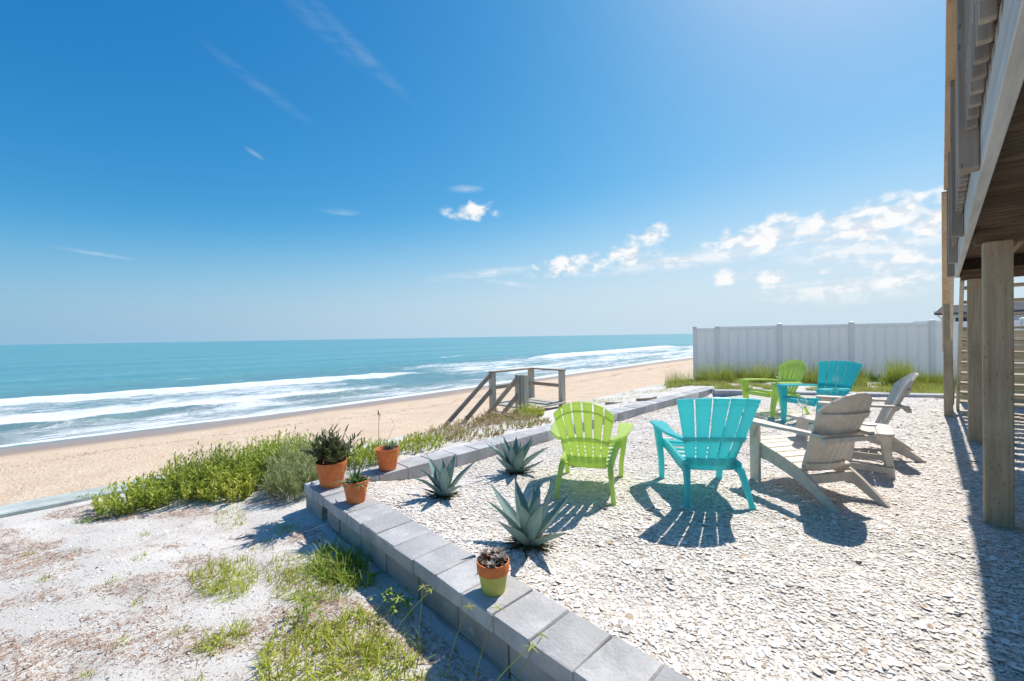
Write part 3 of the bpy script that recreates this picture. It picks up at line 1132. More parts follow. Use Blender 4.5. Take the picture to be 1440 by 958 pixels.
def dpart(name, mb_, mat, parent=None):
    mb_.v = [tuple(Vector(p) + DK_OFF) for p in mb_.v]
    return mb_.build(name, mat, parent or DK)


RIM_X, RZ0, RZ1 = 0.13, 2.31, 2.60
YD0, YD1 = -3.0, 8.82
for (x0, x1, y0, y1) in ((0.232, 0.392, 5.065, 5.225), (0.25, 0.41, 8.60, 8.76), (0.25, 0.41, 1.5 - 2.6, 1.66 - 2.6), (3.0, 3.16, 5.065, 5.225), (3.0, 3.16, 8.60, 8.76)):
    mb = MB()
    mb.box(x0, x1, y0, y1, -0.12, 2.265, 0.008)
    dpart('post', mb, M['post'])
mb = MB()
mb.box(RIM_X, RIM_X + 0.045, YD0, YD1, RZ0, RZ1, 0.004)
dpart('rim_joist', mb, M['rim'])
mb = MB()
mb.box(RIM_X + 0.047, 5.0, YD1 - 0.045, YD1, RZ0, RZ1, 0.004)
dpart('end_joist', mb, M['deck_x'])
for yb in (5.10, 8.64, -1.06):
    for k in (0, 1):
        mb = MB()
        mb.box(RIM_X + 0.06, 4.8, yb + 0.07 * k - 0.018, yb + 0.07 * k + 0.026, 2.255, 2.40, 0.004)
        dpart('beam', mb, M['deck_x'])
for k in range(11):
    x_ = 0.52 + k * 0.41
    mb = MB()
    mb.box(x_, x_ + 0.04, YD0, YD1 - 0.05, 2.399, RZ1 - 0.0425, 0.003)
    dpart('joist', mb, M['deck_y'])
bm_ = MB()
bm_.box(-2.47, 2.47, -0.069, 0.069, 0, 0.038, 0.004)
board_me = bm_.mesh('deck_board')
board_me.materials.append(M['deck_x'])
y_ = YD0 + 0.07
while y_ < YD1 + 0.01:
    o = link('deck_board', board_me, None, DK)
    o.location = Vector((2.565, y_, RZ1 - 0.043)) + DK_OFF
    o.rotation_euler = (random.uniform(-0.006, 0.006), 0, random.uniform(-0.001, 0.001))
    y_ += 0.1465
# railing
mb = MB()
mb.box(0.028, 0.165, YD0, YD1 + 0.02, 3.60, 3.638, 0.005)
dpart('rail_cap', mb, M['cap_rail'])
mb = MB()
mb.box(0.092, 0.1285, YD0, YD1, 3.49, 3.595, 0.004)
dpart('top_rail', mb, M['cap_rail'])
mb = MB()
mb.box(0.083, 0.120, YD0, YD1, 2.70, 2.79, 0.004)
dpart('bottom_rail', mb, M['baluster'])
bal = MB()
bal.box(-0.019, 0.019, -0.019, 0.019, 0, 1.08, 0.003)
bal_me = bal.mesh('baluster')
bal_me.materials.append(M['baluster'])
for k in range(85):
    yb = -2.9 + k * 0.138
    if yb > YD1 - 0.05:
        break
    o = link('baluster', bal_me, None, DK)
    o.location = Vector((0.101, yb, 2.50)) + DK_OFF
for yb in (-2.2, 0.6, 2.95, 5.0, 7.0, 8.74):
    mb = MB()
    mb.box(0.056, 0.1295, yb, yb + 0.092, 2.33, 3.598, 0.005)
    dpart('rail_post', mb, M['baluster'])

# ------------------------------------------------------------------ stair down from the far end of the deck
ST = empty('wooden_stair', (0.75, 10.4, 0))
tag(ST, 'open-tread wooden stair descending from the far end of raised deck', 'stairs')
ST_OFF = Vector((-0.75, -10.4, 0))


def spart(name, mb_, mat, parent=None):
    mb_.v = [tuple(Vector(p) + ST_OFF) for p in mb_.v]
    return mb_.build(name, mat, parent or ST)


NST, RISE, RUN = 13, 0.20, 0.255
SX0, SX1 = 0.19, 1.65
for k in range(1, NST):
    z = 2.60 - k * RISE
    y0 = YD1 + (k - 1) * RUN + 0.02
    for q in (0, 1):
        mb = MB()
        mb.box(SX0 + 0.042, SX1 - 0.042, y0 + q * 0.146, y0 + q * 0.146 + 0.140, z - 0.038, z, 0.004)
        spart('tread', mb, M['tread'])
ye = YD1 + (NST - 1) * RUN + 0.02
for x_ in (SX0, SX1 - 0.04):
    mb = MB()
    mb.prism([(YD1 + 0.002, 2.58), (YD1 + 0.002, 2.25), (ye - 0.02, -0.05), (ye + 0.28, -0.05), (ye + 0.28, 0.06)], 0, x_, x_ + 0.04)
    spart('stringer', mb, M['tread'])
for (x_, yp, zt) in ((0.02, 10.83, 2.3), (0.02, ye + 0.02, 1.12), (1.66, 10.83, 2.3), (1.66, ye + 0.02, 1.12)):
    mb = MB()
    mb.box(x_, x_ + 0.118, yp, yp + 0.118, -0.1, zt, 0.005)
    spart('stair_post', mb, M['post'])
for x_ in (0.02, 1.66):
    mb = MB()
    mb.bar((x_ + 0.05, YD1 + 0.05, 3.58), (x_ + 0.05, ye + 0.10, 1.14), 0.13, 0.038)
    spart('handrail', mb, M['cap_rail'])
    for q in (0.35, 0.70):
        mb = MB()
        mb.bar((x_ + 0.10, YD1 + 0.05, 2.62 + q), (x_ + 0.10, ye + 0.10, 0.18 + q), 0.036, 0.09)
        spart('mid_rail', mb, M['tread'])
mb = MB()
mb.bar((0.13, 10.9, 0.25), (0.16, 11.9, 0.95), 0.04, 0.09)
spart('brace', mb, M['tread'])

# storage screen of honey boards behind the stair
SC = empty('board_screen', (1.6, 13.2, 0))
tag(SC, 'honey-coloured horizontal board screen behind the open stair', 'screen')
for k in range(10):
    vbox('screen_board', -1.35, 1.6, -0.02, 0.02, 0.02 + k * 0.152, 0.02 + k * 0.152 + 0.142, M['new_x'], SC, 0.004)
for x_ in (-1.3, 0.1, 1.5):
    vbox('screen_post', x_, x_ + 0.09, 0.022, 0.112, -0.1, 1.56, M['post'], SC, 0.004)

# ------------------------------------------------------------------ beach walkover landing
BL = empty('beach_stair', (-7.75, 8.1, -0.22))
tag(BL, 'weathered grey wooden landing with handrails leading down to the beach', 'stairs')
BO = Vector((7.75, -8.1, 0.22))


def bpart(name, mb_, mat, parent=None):
    mb_.v = [tuple(Vector(p) + BO) for p in mb_.v]
    return mb_.build(name, mat, parent or BL)


PX0, PX1, PY0, PY1 = -8.30, -7.17, 7.40, 8.85
ZT = 0.64
for (x_, yp, w_) in ((PX1, PY0, 0.15), (PX1 - 0.17, PY0 - 0.02, 0.15), (PX1, PY1, 0.14), (PX0, PY0 - 0.05, 0.14), (PX0, PY1, 0.14)):
    mb = MB()
    low = -3.0
    mb.box(x_ - w_ / 2, x_ + w_ / 2, yp - w_ / 2, yp + w_ / 2, low, ZT - 0.02, 0.008)
    bpart('post', mb, M['dune_post'])
vb = [((PX0, PY0 - 0.12, ZT), (PX0, PY1 + 0.08, ZT)), ((PX0 - 0.05, PY1, ZT + 0.002), (PX1 + 0.10, PY1, ZT + 0.002))]
for a_, b_ in vb:
    mb = MB()
    mb.bar(a_, b_, 0.15, 0.04)
    bpart('top_rail', mb, M['dune_rail'])
for a_, b_ in (((PX0, PY0, 0.22), (PX0, PY1, 0.22)), ((PX0, PY1, 0.222), (PX1, PY1, 0.222))):
    mb = MB()
    mb.bar(a_, b_, 0.04, 0.09)
    bpart('mid_rail', mb, M['dune_rail'])
slope = 0.76
for x_, y0, z0 in ((PX0, PY0 - 0.08, 0.60), (PX1 - 0.17, PY0 - 0.06, 0.55), (PX0, PY0 - 0.1, 0.16), (PX1 - 0.17, PY0 - 0.06, 0.12)):
    mb = MB()
    mb.bar((x_, y0, z0), (x_, y0 - 3.0, z0 - 3.0 * slope), 0.045, 0.11)
    bpart('handrail', mb, M['dune_rail'])
for k in range(9):
    mb = MB()
    y0 = PY0 + k * 0.163
    mb.box(PX0 - 0.06, -7.02, y0, y0 + 0.155, -0.24, -0.20, 0.004)
    bpart('landing_board', mb, M['dune_post'])
for k in range(12):
    mb = MB()
    y0 = PY0 - 0.28 - k * 0.27
    mb.box(PX0 + 0.03, PX1 - 0.18, y0, y0 + 0.26, -0.42 - k * 0.205, -0.38 - k * 0.205, 0.004)
    bpart('step', mb, M['dune_post'])
for x_ in (PX0 + 0.06, PX1 - 0.10):
    mb = MB()
    mb.bar((x_, PY0, -0.36), (x_, PY0 - 3.3, -0.36 - 3.3 * slope), 0.045, 0.26)
    bpart('stringer', mb, M['dune_rail'])

# half-buried edging boards in the sand by the landing
for (x0, y0, x1, y1) in ((-5.75, 8.75, -5.35, 9.35), (-5.25, 9.35, -5.05, 10.0)):
    z0 = float(land_z(np.array([x0]), np.array([y0]))[0])
    mb = MB()
    pts = []
    for k in range(9):
        t = k / 8
        bow = 0.09 * math.sin(math.pi * t)
        pts.append(Vector((x0 + (x1 - x0) * t + bow, y0 + (y1 - y0) * t - bow * 0.6, z0 + 0.02)))
    rings = []
    for k, p in enumerate(pts):
        d_ = (pts[min(k + 1, 8)] - pts[max(k - 1, 0)]).normalized()
        rings.append(rrect(p, d_.cross(Vector((0, 0, 1))) * 0.012, Vector((0, 0, 0.05)), 0.004))
    mb.sweep(rings)
    o = mb.build('edging_board', M['dune_rail'])
    tag(o, 'thin grey edging board half buried in sand by the beach landing', 'board', 'half-buried edging boards')


# ------------------------------------------------------------------ resin chairs
def back_curve(z, zb=0.30, zt=1.0, yb=-0.17, yt=-0.48):
    t = (z - zb) / (zt - zb)
    return yb + (yt - yb) * t - 0.015 * math.sin(math.pi * max(0, min(1, t)))


def resin_chair(name, mat, kind):
    root = empty(name)
    lime = kind == 'lime'
    n = 6 if lime else 5
    wb, wt = (0.192, 0.332) if lime else (0.215, 0.372)
    ax = 0.055 if lime else 0.038
    zt = 0.985 if lime else 1.0
    for s in (-1, 1):
        mb = MB()
        mb.sweep([rrect((s * x, y, z), Vector((a, 0, 0)), Vector((0, b, 0)), 0.008) for x, y, z, a, b in
                  ((0.300, 0.425, 0, 0.022, 0.034), (0.305, 0.415, 0.18, 0.024, 0.046), (0.305 + ax * 0.6, 0.40, 0.40, 0.027, 0.062), (0.310 + ax, 0.395, 0.588, 0.030, 0.085))])
        mb.build('front_leg', mat, root, 40)
        mb = MB()
        mb.sweep([rrect((s * x, y, z), Vector((a, 0, 0)), Vector((0, b, 0)), 0.008) for x, y, z, a, b in
                  ((0.280, -0.405, 0, 0.024, 0.026), (0.272, -0.375, 0.06, 0.020, 0.026), (0.252, -0.315, 0.20, 0.022, 0.036), (0.238, -0.245, 0.315, 0.024, 0.055), (0.236, -0.20, 0.345, 0.02, 0.05))])
        mb.build('rear_leg', mat, root, 40)
        mb = MB()
        pts = [(0.237, -0.25, 0.315, 0.055), (0.242, -0.05, 0.322, 0.055), (0.252, 0.15, 0.352, 0.052), (0.27, 0.34, 0.384, 0.048), (0.295, 0.42, 0.392, 0.044)]
        mb.sweep([rrect((s * x, y, z), Vector((0.018, 0, 0)), Vector((0, 0.0, h)), 0.006) for x, y, z, h in pts])
        mb.build('side_rail', mat, root, 40)
        mb = MB()
        pts = [(0.305, 0.475, 0.592, 0.045, 0.009), (0.306, 0.455, 0.602, 0.070, 0.012), (0.306, 0.33, 0.606, 0.078, 0.013), (0.302, 0.12, 0.600, 0.066, 0.013), (0.290, -0.08, 0.592, 0.046, 0.013), (0.262, -0.22, 0.585, 0.036, 0.014), (0.225, -0.285, 0.58, 0.03, 0.014)]
        mb.sweep([rrect((s * (x + ax * (1 if q < 5 else 0.4)), y, z), Vector((a, 0, 0)), Vector((0, 0, h)), 0.007) for q, (x, y, z, a, h) in enumerate(pts)])
        mb.build('arm', mat, root, 40)
    # seat slats, following a dip
    for k in range(7):
        y = 0.40 - k * 0.088
        z = 0.408 - 0.0 * k if k == 0 else 0.410 - 0.115 * (k / 6.0) ** 0.9
        hw = 0.262 - 0.004 * k
        mb = MB()
        rr = []
        for x in (-1, -0.5, 0, 0.5, 1):
            rr.append(rrect((x * hw, y, z - 0.012 * (1 - x * x)), Vector((0, 0.038, -0.006 if k else 0.004)), Vector((0, 0, 0.010)), 0.006))
        mb.sweep(rr)
        mb.build('seat_slat', mat, root, 40)
    mb = MB()
    mb.sweep([rrect((x * 0.262, 0.438 - 0.004 * abs(x), 0.375), Vector((0, 0.010, 0)), Vector((0, 0, 0.035)), 0.005) for x in (-1, 0, 1)])
    mb.build('front_apron', mat, root, 40)

    def bx_(u, z):
        """world point of the back surface at fraction u (-1..1) across, height z"""
        t = (z - 0.30) / (zt - 0.30)
        hw = wb + (wt - wb) * t ** 1.05
        if lime and t > 0.62:
            hw -= 0.02 * ((t - 0.62) / 0.38) ** 2
        x = u * hw
        return Vector((x, back_curve(z) + 0.11 * (x / 0.3) ** 2 * 0.5, z))

    def top_z(u):
        return zt - (0.145 * abs(u) ** 2.3 if lime else 0.030 * u * u)

    gap = 0.018 if lime else 0.013
    for i in range(n):
        u0 = -1 + 2 * i / n
        u1 = -1 + 2 * (i + 1) / n
        zs = [0.33, 0.45, 0.572, 0.578, 0.60, 0.622, 0.628, 0.76, 0.89, 0.925, 0.93, 0.942, 0.948, 0.965, 0.97, 0.985, 0.992, 1.0]
        rings = []
        for z in zs:
            f0, f1 = u0, u1
            za = 0.33 + (top_z(u0) - 0.33) * (z - 0.33) / 0.67
            zb_ = 0.33 + (top_z(u1) - 0.33) * (z - 0.33) / 0.67
            A, B = bx_(f0, za), bx_(f1, zb_)
            c = (A + B) / 2
            mid = bx_((f0 + f1) / 2, (za + zb_) / 2)
            c.y = mid.y * 0.5 + c.y * 0.5
            d_ = (B - A)
            d_u = d_.normalized()
            half = d_u * max(d_.length / 2 - gap / 2, 0.01)
            th = 0.008
            if 0.575 < z < 0.625 or 0.928 < z < 0.944 or 0.966 < z < 0.988:
                th = 0.0125
            nn = d_u.cross(Vector((0, -0.40, 0.92))).normalized()
            rings.append(rrect(c, half, nn * th, 0.004))
        mb = MB()
        mb.sweep(rings)
        mb.build('back_slat', mat, root, 35)
    for z, h, th in ((0.60, 0.018, 0.013), (0.335, 0.062, 0.014)) + (((0.90, 0.010, 0.008),) if lime else ()):
        mb = MB()
        rr = []
        kk = 9
        for q in range(kk):
            u = -0.97 + 1.94 * q / (kk - 1)
            zz = 0.33 + (top_z(u) - 0.33) * (z - 0.33) / 0.67
            p = bx_(u, zz)
            p.y -= 0.010
            rr.append(rrect(p, Vector((0, th, 0)), Vector((0, -h * 0.4, h)), 0.004))
        mb.sweep(rr)
        mb.build('back_rail', mat, root, 40)
    return root


def copy_thing(root):
    c = root.copy()
    COL.objects.link(c)
    for ch in list(root.children):
        d = ch.copy()
        COL.objects.link(d)
        d.parent = c
        for g_ in list(ch.children):
            e = g_.copy()
            COL.objects.link(e)
            e.parent = d
    return c


def place(o, x, y, fx, fy, scale=1.0, z=0.0):
    z = float(patio_z(np.array([x]), np.array([y]))[0])
    o.location = (x, y, z)
    o.rotation_euler = (0, 0, math.atan2(-fx, fy))
    o.scale = (scale,) * 3


CH_GROUP = 'adirondack chairs round the shell patio'
lime1 = resin_chair('adirondack_chair', M['green'], 'lime')
place(lime1, -2.55, 3.57, -0.47, 0.883, 0.985)
tag(lime1, 'lime green slatted plastic chair between the agaves and a teal chair', 'chair', CH_GROUP)
teal1 = resin_chair('adirondack_chair', M['teal'], 'teal')
place(teal1, -1.645, 4.215, -0.64, 0.768, 1.0)
tag(teal1, 'teal plastic fan-back chair seen from behind, casting a fanned shadow', 'chair', CH_GROUP)
lime2 = copy_thing(lime1)
place(lime2, -2.24, 9.36, -0.50, -0.866, 1.03)
tag(lime2, 'lime green plastic chair by the fence with wine glass on its arm', 'chair', CH_GROUP)
teal2 = copy_thing(teal1)
place(teal2, -1.44, 8.72, -0.50, -0.866, 1.05)
tag(teal2, 'teal plastic chair facing inland side beside the far lime green chair', 'chair', CH_GROUP)
teal2['label'] = 'teal plastic chair seen from its front, beside the far lime green chair'


# ------------------------------------------------------------------ taupe lumber chairs
def lumber_chair(name):
    mat = M['lumber']
    root = empty(name)
    top = [(0.45, 0.395), (0.28, 0.375), (0.05, 0.318), (-0.14, 0.258), (-0.28, 0.175), (-0.40, 0.085), (-0.49, 0.012), (-0.49, 0.0)]
    bot = [(-0.41, 0.0), (-0.30, 0.055), (-0.16, 0.125), (0.02, 0.185), (0.22, 0.232), (0.45, 0.255)]
    for s in (-1, 1):
        mb = MB()
        x0 = s * 0.262
        mb.prism(top + bot, 0, x0 - 0.014, x0 + 0.014)
        mb.build('stringer', mat, root)
        mb = MB()
        mb.box(s * 0.293 - 0.016, s * 0.293 + 0.016, 0.315, 0.435, 0, 0.597, 0.005)
        mb.build('front_leg', mat, root)
        # arm: flat board with rounded front
        ol = []
        for (x, y) in ((0.225, -0.36), (0.235, 0.10), (0.225, 0.30), (0.225, 0.42), (0.240, 0.468), (0.270, 0.49), (0.335, 0.49), (0.365, 0.468), (0.380, 0.42), (0.380, 0.26), (0.355, 0.05), (0.305, -0.18), (0.285, -0.36)):
            ol.append((s * x, y))
        mb = MB()
        mb.prism(ol, 2, 0.599, 0.625)
        mb.build('arm', mat, root)
        mb = MB()
        mb.prism([(0.40, 0.597), (0.33, 0.597), (0.365, 0.45), (0.40, 0.44)], 0, s * 0.325 - 0.012, s * 0.325 + 0.012)
        mb.build('arm_bracket', mat, root)
    for k in range(7):
        y = 0.425 - k * 0.088
        pts = [(p[0], p[1]) for p in top]
        z = np.interp(y, [p[0] for p in pts[::-1]][1:], [p[1] for p in pts[::-1]][1:])
        z2 = np.interp(y - 0.04, [p[0] for p in pts[::-1]][1:], [p[1] for p in pts[::-1]][1:])
        mb = MB()
        dz = (z2 - z)
        rr = [rrect((x, y, z + 0.012), Vector((0, 0.040, -dz)), Vector((0, 0, 0.010)), 0.004) for x in (-0.29 if k > 1 else -0.277, 0.29 if k > 1 else 0.277)]
        mb.sweep(rr)
        mb.build('seat_slat', mat, root)
    mb = MB()
    mb.box(-0.274, 0.274, 0.452, 0.476, 0.255, 0.39, 0.004)
    mb.build('front_apron', mat, root)

    def bp(u, z):
        t = (z - 0.24) / (1.0 - 0.24)
        hw = 0.225 + 0.075 * t
        x = u * hw
        return Vector((x, -0.135 - 0.335 * t + 0.09 * (x / 0.3) ** 2, z))

    def tz(u):
        return 1.0 - 0.17 * abs(u) ** 2.2
    n = 7
    for i in range(n):
        u0, u1 = -1 + 2 * i / n, -1 + 2 * (i + 1) / n
        rings = []
        for z in (0.24, 0.45, 0.65, 0.85, 1.0):
            za = 0.24 + (tz(u0) - 0.24) * (z - 0.24) / 0.76
            zb_ = 0.24 + (tz(u1) - 0.24) * (z - 0.24) / 0.76
            A, B = bp(u0, za), bp(u1, zb_)
            d_ = B - A
            du = d_.normalized()
            nn = du.cross(Vector((0, -0.40, 0.92))).normalized()
            rings.append(rrect((A + B) / 2, du * (d_.length / 2 - 0.003), nn * 0.0105, 0.003))
        mb = MB()
        mb.sweep(rings)
        mb.build('back_slat', mat, root, 25)
    for z, u in ((0.29, 0.95), (0.585, 1.0), (0.78, 0.93)):
        mb = MB()
        rr = []
        for q in range(9):
            uu = -u + 2 * u * q / 8
            p = bp(uu, z)
            p.y -= 0.0225
            rr.append(rrect(p, Vector((0, 0.011, 0.004)), Vector((0, -0.012, 0.030)), 0.003))
        mb.sweep(rr)
        mb.build('back_rail', mat, root, 35)
    mb = MB()
    mb.box(-0.285, 0.285, -0.375, -0.335, 0.552, 0.598, 0.004)
    mb.build('arm_brace', mat, root)
    mb = MB()
    mb.box(-0.247, 0.247, -0.20, -0.165, 0.14, 0.225, 0.004)
    mb.build('rear_stretcher', mat, root)
    return root


grey1 = lumber_chair('adirondack_chair')
place(grey1, -0.905, 5.00, -0.848, 0.530, 1.03)
tag(grey1, 'taupe slatted adirondack chair close behind the teal fan-back chair', 'chair', CH_GROUP)
grey2 = copy_thing(grey1)
place(grey2, -0.70, 7.12, -0.98, -0.20, 1.05)
tag(grey2, 'taupe adirondack chair by the deck post, leaning back beside the small table', 'chair', CH_GROUP)

# small taupe side table
T = empty('side_table', (-0.60, 6.20, 0), R(8))
tag(T, 'small taupe slatted side table between the two taupe chairs', 'table')
for k in range(3):
    x0 = -0.215 + k * 0.145
    mb = MB()
    rd = 0.07 if k != 1 else 0.0
    if k == 0:
        ol = [(x0 + 0.14, -0.33), (x0 + 0.14, 0.33), (x0 + 0.07, 0.33), (x0 + 0.02, 0.30), (x0, 0.25), (x0, -0.25), (x0 + 0.02, -0.30), (x0 + 0.07, -0.33)]
    elif k == 2:
        ol = [(x0, 0.33), (x0, -0.33), (x0 + 0.07, -0.33), (x0 + 0.12, -0.30), (x0 + 0.14, -0.25), (x0 + 0.14, 0.25), (x0 + 0.12, 0.30), (x0 + 0.07, 0.33)]
    else:
        ol = [(x0, -0.335), (x0 + 0.14, -0.335), (x0 + 0.14, 0.335), (x0, 0.335)]
    mb.prism(ol, 2, 0.448, 0.472)
    mb.build('table_slat', M['lumber'], T)
for s in (-1, 1):
    for q in (-1, 1):
        mb = MB()
        mb.sweep([rrect((q * 0.14 + q * dx, s * (0.26 - 0.0), z), Vector((wx, 0, 0)), Vector((0, 0.014, 0)), 0.003) for dx, z, wx in ((0.05, 0.0, 0.028), (0.02, 0.25, 0.034), (0.0, 0.447, 0.042))])
        mb.build('leg', M['lumber'], T)
    mb = MB()
    mb.box(-0.21, 0.21, s * 0.287 - 0.012, s * 0.287 + 0.012, 0.05, 0.115, 0.004)
    mb.build('foot_rail', M['lumber'], T)
    mb = MB()
    mb.box(-0.19, 0.19, s * 0.287 - 0.012, s * 0.287 + 0.012, 0.39, 0.447, 0.004)
    mb.build('apron', M['lumber'], T)


# ------------------------------------------------------------------ glasses
def wine_glass(loc, label, k=1.0):
    o = empty('wine_glass', loc)
    tag(o, label, 'glass', 'glasses set on the chair arms')
    mb = MB()
    mb.lathe([(0.001, 0.0), (0.034, 0.0), (0.035, 0.002), (0.012, 0.006), (0.004, 0.012), (0.0038, 0.075), (0.006, 0.083), (0.001, 0.086)], 20)
    mb.build('stem', M['glass'], o, 40)
    mb = MB()
    mb.lathe([(0.001, 0.083), (0.018, 0.088), (0.034, 0.108), (0.041, 0.135), (0.040, 0.165), (0.034, 0.195), (0.0325, 0.195), (0.0385, 0.165), (0.0393, 0.135), (0.0325, 0.109), (0.017, 0.090), (0.001, 0.086)], 24)
    mb.build('bowl', M['glass'], o, 50)
    o.scale = (k,) * 3
    return o


def on_chair(ch, x, y, z):
    bpy.context.view_layer.update()
    return ch.matrix_world @ Vector((x, y, z))


wine_glass(on_chair(lime2, -0.36, 0.36, 0.618), 'clear stemmed glass on the lime green chair arm near the fence', 1.05)
wine_glass(on_chair(teal2, -0.34, 0.12, 0.612), 'clear stemmed glass on the arm of the far teal chair', 1.05)
wine_glass(on_chair(grey1, 0.305, 0.38, 0.625), 'clear stemmed glass on the wide arm of a taupe chair', 1.05)
pl = MB()
pl.lathe([(0.001, 0.0), (0.045, 0.0), (0.075, 0.010), (0.078, 0.013), (0.045, 0.006), (0.001, 0.006)], 24)
o = pl.build('saucer', M['white'], None, 40)
o.location = (-0.60, 6.38, 0.4715)
tag(o, 'small pale saucer lying on the taupe side table', 'saucer')


# ------------------------------------------------------------------ agaves
def agave(x, y, size, n, label, seed):
    rg = random.Random(seed)
    root = empty('agave', (x, y, float(patio_z(np.array([x]), np.array([y]))[0])))
    tag(root, label, 'agave', 'agave plants in the shell bed')
    for i in range(n):
        t = (i + 0.5) / n
        a = i * 2.39996 + rg.uniform(-0.2, 0.2)
        e = R(20 + 58 * t ** 0.85 + rg.uniform(-6, 6))
        L = size * (0.80 + 0.30 * math.sin(math.pi * min(1, t * 0.9 + 0.2)) + rg.uniform(-0.08, 0.08))
        W_ = size * rg.uniform(0.21, 0.275)
        droop_ = rg.uniform(-0.35, 0.25)
        seg = 9
        V, F, ED, TP = [], [], [], []
        hor = Vector((math.cos(a), math.sin(a), 0))
        sd = Vector((-math.sin(a), math.cos(a), 0))
        p = hor * 0.018
        tw = rg.uniform(-0.15, 0.15)
        for k in range(seg + 1):
            s = k / seg
            ee = e + 0.30 * (0.5 - s) * (1 - 0.4 * t) + (0.22 if t < 0.5 else 0.05) * s + droop_ * s * s
            dr = hor * math.cos(ee) + Vector((0, 0, math.sin(ee)))
            up = -hor * math.sin(ee) + Vector((0, 0, math.cos(ee)))
            if k:
                p = p + dr * (L / seg)
            wk = (0.62 + 0.38 * min(1, s / 0.38)) if s < 0.38 else max(0.0, 1 - ((s - 0.38) / 0.62) ** 1.45)
            wk = max(wk, 0.015)
            hw = W_ * 0.5 * wk
            th = (0.022 * (1 - s) ** 0.8 + 0.003) * size / 0.45
            side = sd * math.cos(tw * s) + up * math.sin(tw * s)
            lift = hw * 0.42
            for (u, hgt) in ((-1, lift), (-0.55, lift * 0.30), (0, 0), (0.55, lift * 0.30), (1, lift), (0.5, -th * 0.8), (0, -th), (-0.5, -th * 0.8)):
                V.append(p + side * (u * hw) + up * hgt)
                ED.append(abs(u))
                TP.append(s)
        nn = 8
        for k in range(seg):
            for q in range(nn):
                r_ = (q + 1) % nn
                F.append((k * nn + q, k * nn + r_, (k + 1) * nn + r_, (k + 1) * nn + q))
        F.append(tuple(range(nn - 1, -1, -1)))
        mb_ = MB()
        mb_.add(V, F)
        me = mb_.mesh('leaf', 50)
        for nm, arr in (('edge', ED), ('tip', TP)):
            at = me.attributes.new(nm, 'FLOAT', 'POINT')
            at.data.foreach_set('value', np.array(arr, dtype=np.float32))
        lf = link('leaf', me, M['agave'], root)
        lf.location = (0, 0, 0.012 + 0.03 * t)
    # dark dead-leaf skirt at the base
    n2 = 90
    P = np.zeros((n2, 3)) + RNG.normal(0, 0.025, (n2, 3)) * np.array([1, 1, 0.1])
    D = rand_dirs(n2, -2, 22)
    P += D * 0.03
    P[:, 2] = 0.02
    V, F, Tn = blades(P, D, RNG.uniform(0.06, 0.21, n2) * size / 0.45, RNG.uniform(0.012, 0.03, n2), np.full(n2, 0.1), RNG.uniform(0, 0.35, n2))
    link('dead_leaves', np_mesh('dead_leaves', V, F, {'tint': Tn}), M['jade'], root)


agave(-2.158, 2.25, 0.445, 14, 'blue-grey agave behind the yellow painted pot', 3)
agave(-3.49, 2.42, 0.41, 12, 'blue-grey agave nearest to the three corner terracotta pots', 8)
agave(-3.50, 3.43, 0.42, 18, 'bushy blue-grey agave beside the lime green chair and edging', 15)


# ------------------------------------------------------------------ potted plants
def pot(x, y, r, h, label, style, lip=True):
    root = empty('potted_plant', (x, y, 0.066))
    tag(root, label, 'potted plant', 'pots standing on the wall caps')
    rb = r * 0.66
    if style == 'painted':
        b = MB()
        b.lathe([(0.001, 0), (rb, 0), (rb + 0.004, 0.006), (r * 0.90, h * 0.66), (r * 0.84, h * 0.66), (r * 0.80, h * 0.6)], 36)
        b.build('pot', M['pot_paint'], root, 40)
        b = MB()
        b.lathe([(r * 0.88, h * 0.655), (r * 0.97, h * 0.66), (r, h * 0.97), (r * 0.985, h), (r * 0.92, h), (r * 0.90, h * 0.97), (r * 0.84, h * 0.62)], 36)
        b.build('rim', M['terracotta'], root, 40)
    else:
        b = MB()
        if lip:
            prof = [(0.001, 0), (rb, 0), (rb + 0.004, 0.006), (r * 0.93, h * 0.80), (r * 0.90, h), (r * 0.85, h * 0.97), (r * 0.80, h * 0.7)]
        else:
            prof = [(0.001, 0), (rb, 0), (rb + 0.005, 0.006), (r * 0.985, h * 0.97), (r * 0.99, h), (r * 0.93, h), (r * 0.90, h * 0.96), (r * 0.78, h * 0.6)]
        b.lathe(prof, 36)
        b.build('pot', M['terracotta'], root, 40)
        if lip:
            b = MB()
            b.lathe([(r * 0.93, h * 0.79), (r * 0.985, h * 0.80), (r, h * 0.985), (r * 0.98, h), (r * 0.90, h), (r * 0.885, h * 0.98)], 36)
            b.build('rim', M['terracotta'], root, 40)
    b = MB()
    b.lathe([(r * 0.84, h * 0.80), (r * 0.6, h * 0.86), (r * 0.3, h * 0.88), (0.001, h * 0.88)], 24)
    b.build('soil', M['soil'], root, 60)
    return root


